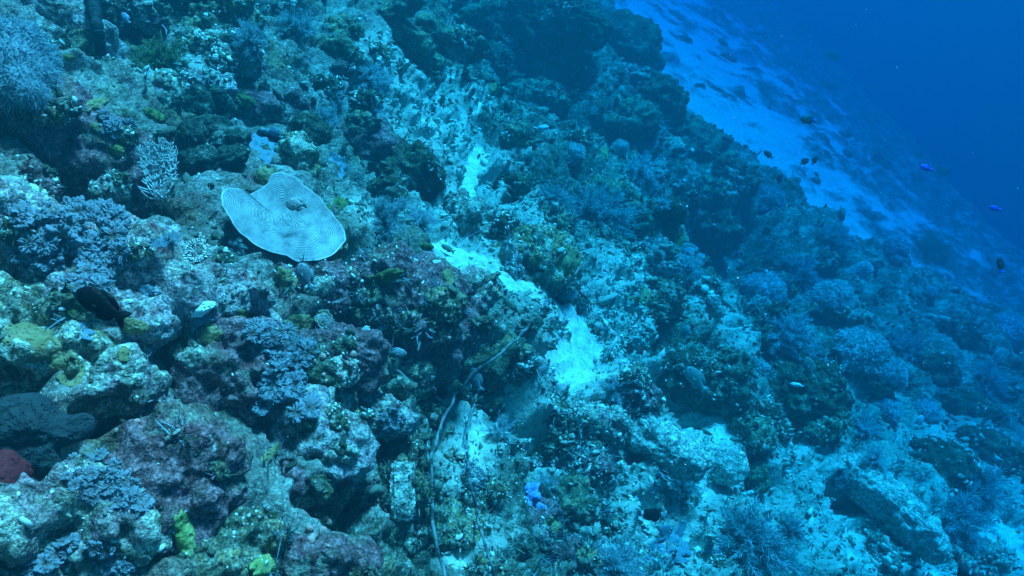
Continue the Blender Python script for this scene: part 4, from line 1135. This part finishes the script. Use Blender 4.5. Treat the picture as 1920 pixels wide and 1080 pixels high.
# spiral feather worm / coiled toothed clam on the mauve mound
def spiral():
    c0 = CAM + ray(373, 474) * (min(hit(x, y)[2] for x, y in ((373, 474), (345, 500), (400, 505), (372, 515))) - .03); m = mpp(c0)
    root = empty("coiled_worm", c0, "striped coiled feather worm on the mauve mound left of the plate coral", "worm")
    F = np.array(frame((CB * .8 + UPW * .5).normalized())); rg = np.random.default_rng(5)
    th = np.linspace(0.3, 0.3 + 2 * math.pi * 1.15, 90); rr_ = np.linspace(23, 14, 90) * (1 + .12 * perlin(np.stack([th * .8, th * 0 + 3, th * 0], 1)))
    P = np.stack([rr_ * np.cos(th) * 1.15, rr_ * np.sin(th), np.linspace(0, 5, 90)], 1)
    a = Acc(); a.add(*tube(P * m @ F.T, np.linspace(4.5, 3.2, 90) * m, 8)); link("coil", a.mesh("coil"), M['darksponge'], root)
    a = Acc()
    for k in range(0, 90, 2):
        for s in (-1, 1):
            rad = np.array([math.cos(th[k]), math.sin(th[k]), 0]); b = P[k] + np.array([0, 0, 3.5])
            jx = rg.normal(size=3) * 1.6; ln_ = rg.uniform(.6, 1.35); t_ = [b, b + rad * s * 4 * ln_ + np.array([0, 0, 2.5]) + jx * .5, b + rad * s * 6.5 * ln_ + np.array([0, 0, -1.5]) + jx]
            a.add(*tube(np.array(t_) * m @ F.T, [.9 * m, 1.3 * m, .7 * m], 6))
    link("teeth", a.mesh("teeth"), M['whiteblock'], root)
spiral()
# pink sea squirts in the shaded hollows
_r = random.Random(9)
for (cx, cy_, w, h, n, lb) in [(620, 690, 110, 60, 9, "little pink sea squirt on the maroon rock below the yellow cup coral"), (610, 1000, 70, 60, 8, "little pink sea squirt at the mouth of the cave under the pink flecked boulder"),
                               (800, 600, 150, 110, 12, "little pink sea squirt on the largest maroon boulder"), (215, 790, 110, 40, 6, "little pink sea squirt under the white bleached ledge"), (240, 395, 80, 40, 5, "little pink sea squirt on the end of the shelf rock")]:
    for k_ in range(n):
        s_ = _r.uniform(8, 15)
        blob(cx + _r.uniform(-w, w) / 2, cy_ + _r.uniform(-h, h) / 2, s_, s_ * _r.uniform(.7, 1.2), _r.uniform(0, 90), 'pinksq', lb, "sea_squirt", "sea squirt", lift=.7, sub=3, group=lb.replace("little", "").replace("squirt", "squirts").strip())

# ------------------------------------------------------------------ sea whips
def whip(pts, label, r0, r1, lift=.048):
    P = []
    for (x, y, l) in pts:
        d = ray(x, y); t = cast(CAM, d)[2]; P.append(CAM + d * (t - l - lift))
    # smooth path
    A = np.array([NPV(p) for p in P])
    for _ in range(3):
        B = [A[0]]
        for a, b in zip(A[:-1], A[1:]): B += [a * .75 + b * .25, a * .25 + b * .75]
        A = np.array(B + [A[-1]])
    sl = np.concatenate([[0], np.cumsum(np.linalg.norm(np.diff(A, axis=0), axis=1))]); n = 420
    u = np.linspace(0, sl[-1], n); Q = np.stack([np.interp(u, sl, A[:, k]) for k in range(3)], 1)
    Q += 0.006 * np.stack([perlin(np.stack([u * 16 + k * 9, u * 0, u * 0], 1)) for k in range(3)], 1)
    rad = np.linspace(r0, r1, n) * (1 + .40 * perlin(np.stack([u * 55, u * 0 + 4, u * 0], 1)) + .15 * perlin(np.stack([u * 160, u * 0 + 9, u * 0], 1)))
    c0 = Vector(Q[0]); a = Acc(); a.add(*tube(Q - Q[0], rad, 9))
    if M['whip'] is None:
        k = NT("sea_whip_skin"); M['whip'] = k.done(k.mix(k.ramp(k.noise(26, 5, .6, .5), [(.42, 0.0), (.56, 1.0)]), (.03, .031, .033), (.19, .20, .20)), k.bump(k.noise(160, 3), .003, .6))
    o = tag(link("sea_whip", a.mesh("sea_whip"), M['whip']), label, "sea whip"); o.location = c0
    return o
whip([(1092, 494, .03), (1070, 528, .03), (1045, 552, .04), (1020, 570, .04), (1008, 590, .05), (985, 618, .06), (950, 655, .07), (915, 680, .07), (895, 692, .08), (865, 725, .08), (845, 755, .07), (830, 790, .04), (815, 830, .03), (808, 880, .03), (809, 940, .03), (812, 990, .03), (822, 1030, .03), (836, 1090, .03)],
     "longest knotted sea whip running from the yellow flecked boulder down to the bottom edge", .0043, .0038)
whip([(893, 740, .04), (884, 770, .03), (876, 800, .03), (875, 850, .03), (880, 895, .03), (886, 935, .03), (895, 960, .03), (902, 1000, .03), (915, 1040, .03), (932, 1090, .03)],
     "shorter thin sea whip running straight down below the diving grey fish", .0040, .0032)
whip([(1030, 588, .02), (1024, 572, .05), (1028, 563, .06), (1036, 566, .05), (1040, 574, .03)], "curled whitish end of a broken whip beside the bright sand", .007, .005)
whip([(812, 705, .02), (808, 720, .04), (815, 740, .04), (830, 752, .03)], "short pale hooked whip left of the longest sea whip", .005, .004)
_lc = hit(186, 60)
whip([(172, -20, .08), (178, 30, .08), (184, 60, .08), (190, 104, .05)], "black upright sponge rope beside the pale ridge at the top left", .022, .014).data.materials[0] = M['blacksponge']

# ------------------------------------------------------------------ fish
FM = {}
def fish_mat(c1, c2):
    key = (c1, c2)
    if key not in FM:
        k = NT("fish_scales"); k.b.inputs["Roughness"].default_value = .5; k.b.inputs["Specular IOR Level"].default_value = .05 if max(c1) < .03 else .3
        v = k.voro(160); FM[key] = k.done(k.mix(k.ramp(k.noise(40, 3), [(.4, 0.0), (.65, 1.0)]), c1, c2), k.bump(v.outputs["Distance"], .0015, .5))
    return FM[key]
NAVY = ((0.008, 0.014, 0.030), (0.016, 0.026, 0.05)); BLACK = ((0.003, 0.003, 0.004), (0.006, 0.006, 0.007)); GREY = ((0.13, 0.14, 0.15), (0.21, 0.22, 0.23))
BRWN = ((0.22, 0.17, 0.15), (0.28, 0.22, 0.20)); OLV = ((0.05, 0.05, 0.035), (0.09, 0.085, 0.06)); BLUE = ((0.015, 0.03, 0.42), (0.03, 0.06, 0.55)); PALEF = ((0.45, 0.5, 0.52), (0.6, 0.64, 0.65))
def fish(px, py, L, ang, label, col=GREY, deep=.46, lift=.10, tail=None, face=None, yaw=0.0, dist=None, flip=False, tailfork=.5):
    """L: length in photo pixels nose to tail tip; ang: heading of the nose in the picture, degrees counter-clockwise from right"""
    loc, nrm, t = hit(px, py)
    t = (t - lift) if dist is None else dist
    c0 = CAM + ray(px, py) * t; m = mpp(c0); s = L * m
    root = empty("damselfish", c0, label, "fish")
    ca, sa = math.cos(R(ang)), math.sin(R(ang))
    fx = (CR * ca + CU * sa + CB * yaw).normalized()                    # nose
    up = (-CR * sa + CU * ca); up = up - fx * up.dot(fx); up.normalize()
    if flip: up = -up
    sd = fx.cross(up); Mx = np.stack([NPV(fx), NPV(up), NPV(sd)])
    T = [(-.30, .055, .02), (-.22, .075, .035), (-.10, .125 * deep / .46, .06), (.05, .20 * deep / .46, .085), (.18, .228 * deep / .46, .098), (.30, .205 * deep / .46, .095), (.40, .145 * deep / .46, .075), (.465, .075 * deep / .46, .045), (.5, .018, .015)]
    xs = np.array([q[0] for q in T]); X = np.linspace(-.30, .5, 26)
    hh_ = np.interp(X, xs, [q[1] for q in T]); ww = np.interp(X, xs, [q[2] for q in T]); k = 18
    for _ in range(2):
        hh_[1:-1] = (hh_[:-2] + 2 * hh_[1:-1] + hh_[2:]) / 4; ww[1:-1] = (ww[:-2] + 2 * ww[1:-1] + ww[2:]) / 4
    th = np.arange(k) * 2 * math.pi / k
    co = np.concatenate([np.stack([np.full(k, x), h_ * np.sin(th), w_ * np.cos(th)], 1) for x, h_, w_ in zip(X, hh_, ww)])
    f = [(i * k + j, i * k + (j + 1) % k, (i + 1) * k + (j + 1) % k, (i + 1) * k + j) for i in range(25) for j in range(k)]
    e = len(co); co = np.concatenate([co, [[-.30, 0, 0]], [[.505, 0, 0]]]); tr = [(e, j, (j + 1) % k) for j in range(k)] + [(e + 1, 25 * k + (j + 1) % k, 25 * k + j) for j in range(k)]
    bm_ = mesh_np("body", co * s @ Mx, [np.array(f), np.array(tr)])
    mb = fish_mat(*col); link("body", bm_, mb, root)
    def fin(name, poly, mt, thick=.010):
        P = np.array(poly, float); n = len(P); c = P.mean(0)
        top = np.concatenate([np.c_[P, np.full(n, thick / 3)], [[*c, thick]]]); bot = top * [1, 1, -1]
        F_ = [(i, (i + 1) % n, n) for i in range(n)] + [(n + 1 + (i + 1) % n, n + 1 + i, 2 * n + 1) for i in range(n)]
        Q = [(i, n + 1 + i, n + 1 + (i + 1) % n, (i + 1) % n) for i in range(n)]
        link(name, mesh_np(name, np.concatenate([top, bot]) * s @ Mx, [np.array(F_), np.array(Q)]), mt, root)
    q = deep / .46; tm = fish_mat(*tail) if tail else mb
    g = tailfork
    fin("tail_fin", [(-.27, .05), (-.38, .13), (-.50, .17), (-.47, .08), (-.50 + .16 * g, 0), (-.47, -.08), (-.50, -.17), (-.38, -.13), (-.27, -.05)], tm)
    fin("dorsal_fin", [(.26, .17 * q), (.14, .25 * q), (.0, .262 * q), (-.14, .225 * q), (-.26, .145 * q), (-.27, .06), (-.05, .06 * q), (.16, .10 * q)], mb)
    fin("anal_fin", [(.06, -.17 * q), (-.04, -.245 * q), (-.16, -.225 * q), (-.26, -.14 * q), (-.27, -.06), (-.05, -.06 * q)], mb)
    for z in (1, -1):
        fin_ = np.array([(.16, -.04, z * .092), (.03, -.02, z * .125), (.0, -.09, z * .13), (.07, -.12, z * .11)]); fb = fin_.copy(); fb[:, 2] += z * .006
        link("side_fin", mesh_np("side_fin", np.concatenate([fin_, fb]) * s @ Mx, np.array([(0, 1, 2, 3), (7, 6, 5, 4), (0, 4, 5, 1), (1, 5, 6, 2), (2, 6, 7, 3), (3, 7, 4, 0)])), mb, root)
        n_, f_ = ico(2); link("eye", mesh_np("eye", (n_ * .024 + [.385, .045 * q, z * .068]) * s @ Mx, f_), fish_mat(*BLACK), root)
    if face:
        n_, f_ = ico(3); link("face_patch", mesh_np("face_patch", (n_ * [.075, .115 * q, .068] + [.445, 0, 0]) * s @ Mx, f_), fish_mat(*face), root)
    return root
for a_ in [
    dict(px=192, py=573, L=112, ang=148, label="black fish hovering over the mauve mound at the left, the biggest fish", col=BLACK, deep=.42, lift=.40, flip=True),
    dict(px=556, py=383, L=42, ang=178, label="brown blunt fish hovering over the big plate coral", col=((.28, .24, .22), (.34, .30, .28)), deep=.62, lift=.06, flip=True),
    dict(px=573, py=518, L=56, ang=115, label="pale grey fish pointing up under the plate coral's lower rim", col=GREY, deep=.52, lift=.10, flip=True),
    dict(px=743, py=662, L=40, ang=-4, label="small grey fish over the smooth yellow olive rock", col=GREY, deep=.48, lift=.08),
    dict(px=893, py=712, L=50, ang=112, label="grey fish upright in front of the longest sea whip", col=GREY, deep=.44, lift=.14, flip=True),
    dict(px=1003, py=601, L=36, ang=-20, label="brown round fish where the sea whip crosses the sand", col=OLV, deep=.60, lift=.10),
    dict(px=1306, py=712, L=62, ang=128, label="grey fish swimming over the dark overhang beside the tan sand", col=((.12, .14, .13), (.18, .20, .19)), deep=.46, lift=.16, flip=True),
    dict(px=1225, py=966, L=46, ang=172, label="black fish with a white face over the bright rubble near the bottom", col=BLACK, deep=.50, lift=.10, face=PALEF, tail=GREY, flip=True),
    dict(px=1020, py=925, L=40, ang=100, label="dark olive fish upright beside the blue sponge", col=OLV, deep=.50, lift=.08, flip=True),
    dict(px=643, py=160, L=34, ang=250, label="brown fish among the blue feathery bushes near the top", col=BRWN, deep=.60, lift=.08),
    dict(px=236, py=34, L=26, ang=125, label="small blue grey fish in front of the black hollow at the top left", col=((.15, .22, .30), (.2, .28, .36)), deep=.48, lift=.15, flip=True),
    dict(px=1516, py=225, L=32, ang=172, label="dark navy fish over the far sand at the upper right", col=NAVY, deep=.50, dist=4.6, tail=((.01, .03, .35), (.02, .06, .5)), flip=True),
    dict(px=1441, py=290, L=22, ang=140, label="small dark fish low over the far sand, leftmost of the three there", col=NAVY, deep=.5, dist=4.6, flip=True),
    dict(px=1508, py=303, L=20, ang=30, label="small dark fish low over the far sand, middle of the three there", col=NAVY, deep=.6, dist=4.6),
    dict(px=1527, py=301, L=20, ang=60, label="small dark fish low over the far sand, rightmost of the three there", col=NAVY, deep=.5, dist=4.6),
    dict(px=1461, py=335, L=20, ang=75, label="small dark upright fish just above the teal tufted mound", col=NAVY, deep=.45, dist=4.4),
    dict(px=1737, py=315, L=26, ang=160, label="vivid blue fish alone in open water, the upper one", col=BLUE, deep=.42, dist=3.2, flip=True),
    dict(px=1866, py=391, L=24, ang=165, label="violet blue fish in open water near the right edge", col=((.03, .02, .40), (.05, .04, .5)), deep=.40, dist=3.6, flip=True),
    dict(px=1876, py=497, L=32, ang=100, label="dark fish with a vivid blue tail at the right edge", col=NAVY, deep=.42, dist=3.0, tail=BLUE, flip=True),
    dict(px=1518, py=690, L=46, ang=110, label="spotted grey fish pointing up on the right slope", col=((.10, .11, .09), (.22, .22, .18)), deep=.48, lift=.18, flip=True),
    dict(px=1724, py=790, L=26, ang=65, label="small white fish under the grooved soft corals on the right", col=PALEF, deep=.52, lift=.2),
    dict(px=1021, py=239, L=28, ang=185, label="pale fish with a black tail in the upper middle", col=PALEF, deep=.36, lift=.1, tail=BLACK, flip=True),
    dict(px=1135, py=618, L=20, ang=60, label="tiny grey fish on the rubble right of the bright sand", col=GREY, deep=.4, lift=.05),
    dict(px=1288, py=622, L=26, ang=90, label="teal grey fish above the dark overhang on the right", col=((.12, .18, .20), (.18, .24, .26)), deep=.55, lift=.1),
    dict(px=985, py=475, L=18, ang=20, label="tiny brown fish on the yellow flecked boulder", col=BRWN, deep=.5, lift=.05),
    dict(px=840, py=466, L=30, ang=150, label="brown fish resting at the top of the sand chute", col=BRWN, deep=.36, lift=.05, flip=True),
]:
    fish(**a_)
# spiky dark fins of a fish just entering at the bottom edge
def lion():
    c0 = CAM + ray(1815, 1098) * 2.3; m = mpp(c0); root = empty("spiny_fish", c0, "dark spiny fish cut off by the bottom right edge", "fish")
    fm = fish_mat((.012, .022, .03), (.03, .045, .055)); n, f = ico(4)
    link("body", mesh_np("body", (n * np.array([80, 14, 22])) * m @ np.stack([NPV(CR), NPV(CU), NPV(CB)]), f), fm, root)
    for (x, h_, w) in [(-70, 26, 26), (-40, 20, 20), (-8, 62, 26), (18, 36, 30), (44, 28, 30)]:
        P = np.array([(x - w / 2, 4, 0), (x + w / 2, 4, 0), (x + w * .30, h_ * .55, 0), (x - w * .12, h_, 0), (x - w * .40, h_ * .5, 0)], float); Q = P.copy(); P[:, 2] = 2; Q[:, 2] = -2
        link("spine_fin", mesh_np("spine_fin", np.concatenate([P, Q]) * m @ np.stack([NPV(CR), NPV(CU), NPV(CB)]), [np.array([(0, 1, 2, 3, 4), (9, 8, 7, 6, 5)]), np.array([(i, 5 + i, 5 + (i + 1) % 5, (i + 1) % 5) for i in range(5)])]), fm, root)
lion()

# ------------------------------------------------------------------ countless small growth and rubble
_tn = np.array([0.0, 0, 0])
def grid_normals():
    g = tco.reshape(nv, nu, 3); du = np.gradient(g, axis=1); dv = np.gradient(g, axis=0)
    n = np.cross(du, dv).reshape(-1, 3); n /= np.linalg.norm(n, axis=1)[:, None] + 1e-12
    n[n @ np.array(NV) < 0] *= -1
    return n
TN = grid_normals()
cand = np.where((tco[:, 1] > -0.3) & (uu > -1.6) & (uu < 9) & (vv < 13))[0]
def pick(n, rocks=0.3, sand_lim=0.45, patch=None, maxd=8.0, rng=RNG, left=.22):
    """surface points: slope vertices plus rock vertices"""
    c = cand[rng.integers(0, len(cand), int(n * 2.5))]
    d = np.linalg.norm(tco[c], axis=1); ok = (sand_v[c] < sand_lim) & (d < maxd)
    p = tco[c][ok]; q = TN[c][ok]
    m = int(n * rocks); ps, ns_ = [], []
    w = np.array([len(s[0]) ** .5 for s in SURF]); w /= w.sum()
    cnt = rng.multinomial(m * 2, w)
    for (pp, nn, f, s), k in zip(SURF, cnt):
        j = rng.integers(0, len(pp), k); ps.append(pp[j]); ns_.append(nn[j])
    P2 = np.concatenate(ps); N2 = np.concatenate(ns_); ok = (N2 @ np.array([0.25, -0.2, 0.9])) > 0.0; P2, N2 = P2[ok][:m], N2[ok][:m]
    P = np.concatenate([p[:n - m], P2]); N = np.concatenate([q[:n - m], N2])
    if left < 1:
        ud = (P - np.array(ORG)) @ np.array(UV_); pr = left + (1 - left) * sstep(.25, .8, ud)
        k = rng.random(len(P)) < pr; P, N = P[k], N[k]
    if patch is not None:
        k = patch(P); P, N = P[k], N[k]
    return P, N

def tone_of(P, rng):
    q = P - np.array(ORG); dm = dust_mask(q @ np.array(UV_), q @ np.array(VV))
    return np.clip(rng.random(len(P)) * .52 + .55 * dm, 0, 1)
def pieces(name, P, N, size, mat, label, sub=1, elong=1.6, rng=RNG, sink=0.2, rgh=.35):
    n0, f0 = ico(sub); n = len(P); hi_ = sub >= 4; V = len(n0)
    a = rng.normal(size=(n, 3)); a /= np.linalg.norm(a, axis=1)[:, None]
    b = np.cross(a, rng.normal(size=(n, 3))); b /= np.linalg.norm(b, axis=1)[:, None]; c = np.cross(a, b)
    sx = size * rng.uniform(1, elong, n); sy = size * rng.uniform(.55, 1, n); sz = size * rng.uniform(.4, .8, n)
    g = 1 + rgh * perlin(np.tile(n0, (n, 1)) * 1.3 + np.repeat(rng.random((n, 3)) * 300, V, axis=0)).reshape(n, V)
    if hi_: g += .30 * perlin(np.tile(n0, (n, 1)) * 3.6 + np.repeat(rng.random((n, 3)) * 300, V, axis=0)).reshape(n, V)
    co = (n0[None, :, 0:1] * (a * sx[:, None])[:, None] + n0[None, :, 1:2] * (b * sy[:, None])[:, None] + n0[None, :, 2:3] * (c * sz[:, None])[:, None]) * g[..., None]
    co += (P + N * (size * (0.45 - sink))[:, None])[:, None]
    f = (np.arange(n)[:, None, None] * V + f0[None]).reshape(-1, 3)
    me = mesh_np(name, co.reshape(-1, 3), f)
    at = me.attributes.new("tone", 'FLOAT', 'POINT')
    if len(at.data) == n * V: at.data.foreach_set("value", np.repeat(tone_of(P, rng), V).astype(np.float32))
    return tag(link(name, me, mat, smooth=hi_), label, kind='stuff')
def tone_mat(name, stops, bumpd=.004):
    k = NT(name); c = k.ramp(k.math('ADD', k.attr("tone").outputs["Fac"], k.math('MULTIPLY', k.math('SUBTRACT', k.noise(70, 4), .5), .3)), stops)
    return k.done(c, k.bump(k.noise(150, 4), bumpd, .8))
M['rubble'] = tone_mat("coral_rubble", [(0.0, (.03, .03, .02)), (.3, (.11, .10, .07)), (.6, (.22, .21, .165)), (.85, (.36, .35, .29)), (1.0, (.58, .57, .50))])
M['rubble2'] = tone_mat('coarse_coral_rubble', [(0.0, (.04, .04, .03)), (.4, (.12, .11, .08)), (.75, (.24, .23, .18)), (1.0, (.42, .41, .35))], .01)
M['grit'] = tone_mat("shell_grit", [(0.0, (.45, .45, .40)), (1.0, (.85, .85, .80))], .001)
M['turfalg'] = tone_mat("turf_algae", [(0.0, (.025, .030, .018)), (.4, (.075, .080, .045)), (.75, (.14, .15, .11)), (1.0, (.24, .26, .22))])
M['tuftblue'] = tone_mat("grey_hydroid", [(0.0, (.07, .10, .12)), (1.0, (.26, .30, .33))])

def dens(P, f, thr, off):
    return perlin(P * f + off) > thr
P, N = pick(62000, .30, .6, lambda p: dens(p, 1.7, .06, 12) | (RNG.random(len(p)) < .12))
d = np.linalg.norm(P, axis=1)
pieces("coral_rubble", P, N, .0031 * d ** .6 * np.exp(RNG.normal(size=len(P)) * .45), M['rubble'], "loose pale and brown coral rubble covering the slope", 2, 1.9, rgh=.9, sink=.3)
P, N = pick(90000, .12, .93, lambda p: dust_mask((p - np.array(ORG)) @ np.array(UV_), (p - np.array(ORG)) @ np.array(VV)) > RNG.random(len(p)) * .9 + .1, left=.8)
d = np.linalg.norm(P, axis=1)
pieces("pale_rubble", P, N, (.0024 * d ** .65) * np.exp(RNG.normal(size=len(P)) * .42), M['rubble'], "bleached fine rubble heaped around the sand", 2, 1.9, rgh=.9, sink=.25)
P, N = pick(1800, .15, .8, lambda p: dens(p, 1.4, -.1, 33))
d = np.linalg.norm(P, axis=1)
pieces("coarse_rubble", P, N, .0047 * d ** .55 * np.exp(RNG.normal(size=len(P)) * .35), M['rubble2'], "coarser coral rubble lying among the rocks", 4, 2.6, rgh=.75, sink=.4)
P, N = pick(26000, .40, .95, lambda p: dens(p, 3.1, .05, 51), left=.7)
d = np.linalg.norm(P, axis=1)
pieces("shell_grit", P, N, .0019 * d ** .6 * np.exp(RNG.normal(size=len(P)) * .45), M['grit'], "white shell grit sprinkled over the reef", 1, 1.8)

def tufts(name, n, mat, label, rocks, thr, f, off, ln, blades=9, wd=.16, seed=1, spread=.8):
    rg = np.random.default_rng(seed)
    P, N = pick(n, rocks, .3, lambda p: dens(p, f, thr, off), rng=rg)
    m = len(P); d = np.linalg.norm(P, axis=1)
    L = ln * d ** .4 * np.exp(rg.normal(size=m) * .35)
    Pk = np.repeat(P, blades, 0); Nk = np.repeat(N, blades, 0); Lk = np.repeat(L, blades) * rg.uniform(.5, 1.1, m * blades)
    D = Nk + rg.normal(size=(m * blades, 3)) * spread * .6 + np.array([0, 0, .25])
    co, fc = strips(Pk - Nk * .003 + rg.normal(size=(m * blades, 3)) * (Lk * .16)[:, None], D, Lk, Lk * wd, rg.normal(size=(m * blades, 3)) * .25, 2, .35, rng=rg)
    me = mesh_np(name, co, fc); at = me.attributes.new("tone", 'FLOAT', 'POINT')
    if len(at.data) == len(co): at.data.foreach_set("value", np.repeat(np.repeat(rg.random(m), blades), 6).astype(np.float32))
    tag(link(name, me, mat), label, kind='stuff')
tufts("turf_algae", 26000, M['turfalg'], "short dark turf algae furring the rocks", .40, -.05, 2.3, 71, .011, 7, seed=3)
tufts("hydroid_turf", 9000, M['tuftblue'], "grey hydroid fuzz in patches on the slope", .35, .12, 1.9, 95, .017, 11, .12, seed=4)

# drifting particles in the water
rg = np.random.default_rng(21); n_ = 170
D = np.array([NPV(ray(rg.uniform(-200, 2100), rg.uniform(-150, 900))) for _ in range(n_)]); t_ = rg.uniform(.9, 5.5, n_)
P = []
for d_, tt in zip(D, t_):
    r_ = BV[0].ray_cast(CAM, Vector(d_), 90); lim_ = r_[3] if r_[0] is not None else 9
    P.append(d_ * min(tt, lim_ * .85))
P = np.array(P)
pieces("drifting_specks", P, np.zeros_like(P), .0009 * np.linalg.norm(P, axis=1) ** .5 * np.exp(rg.normal(size=n_) * .35), M['grit'], "fine white specks drifting in the water", 1, 1.5, rng=rg)
#@END

# ------------------------------------------------------------------ the water
def water_body():
    lo = tco.min(0) - 1.0; hi = tco.max(0)
    hi = np.maximum(hi, [3, 3, 0.6]) + 1.0; lo = np.minimum(lo, [-2, -3, -2]) 
    hi[2] = max(tco[:, 2].max(), 0.0) + 0.8
    x0, y0, z0 = lo; x1, y1, z1 = hi
    co = [(x, y, z) for z in (z0, z1) for y in (y0, y1) for x in (x0, x1)]
    fs = np.array([(0, 2, 3, 1), (4, 5, 7, 6), (0, 1, 5, 4), (2, 6, 7, 3), (0, 4, 6, 2), (1, 3, 7, 5)])
    me = mesh_np("haze", co, fs)
    m = bpy.data.materials.new("sea_water"); m.use_nodes = True; t = m.node_tree; t.nodes.clear()
    o = t.nodes.new("ShaderNodeOutputMaterial"); pv = t.nodes.new("ShaderNodeVolumePrincipled")
    pv.inputs["Color"].default_value = (0.001, 0.031, 0.042, 1)
    pv.inputs["Absorption Color"].default_value = (0.0, 0.655, 0.855, 1)
    pv.inputs["Density"].default_value = 0.68
    pv.inputs["Anisotropy"].default_value = 0.3
    t.links.new(pv.outputs[0], o.inputs["Volume"])
    tag(link("haze", me, m, smooth=False), kind='stuff', label="clear blue sea water filling the view", )
    print("haze", lo, hi)
water_body()
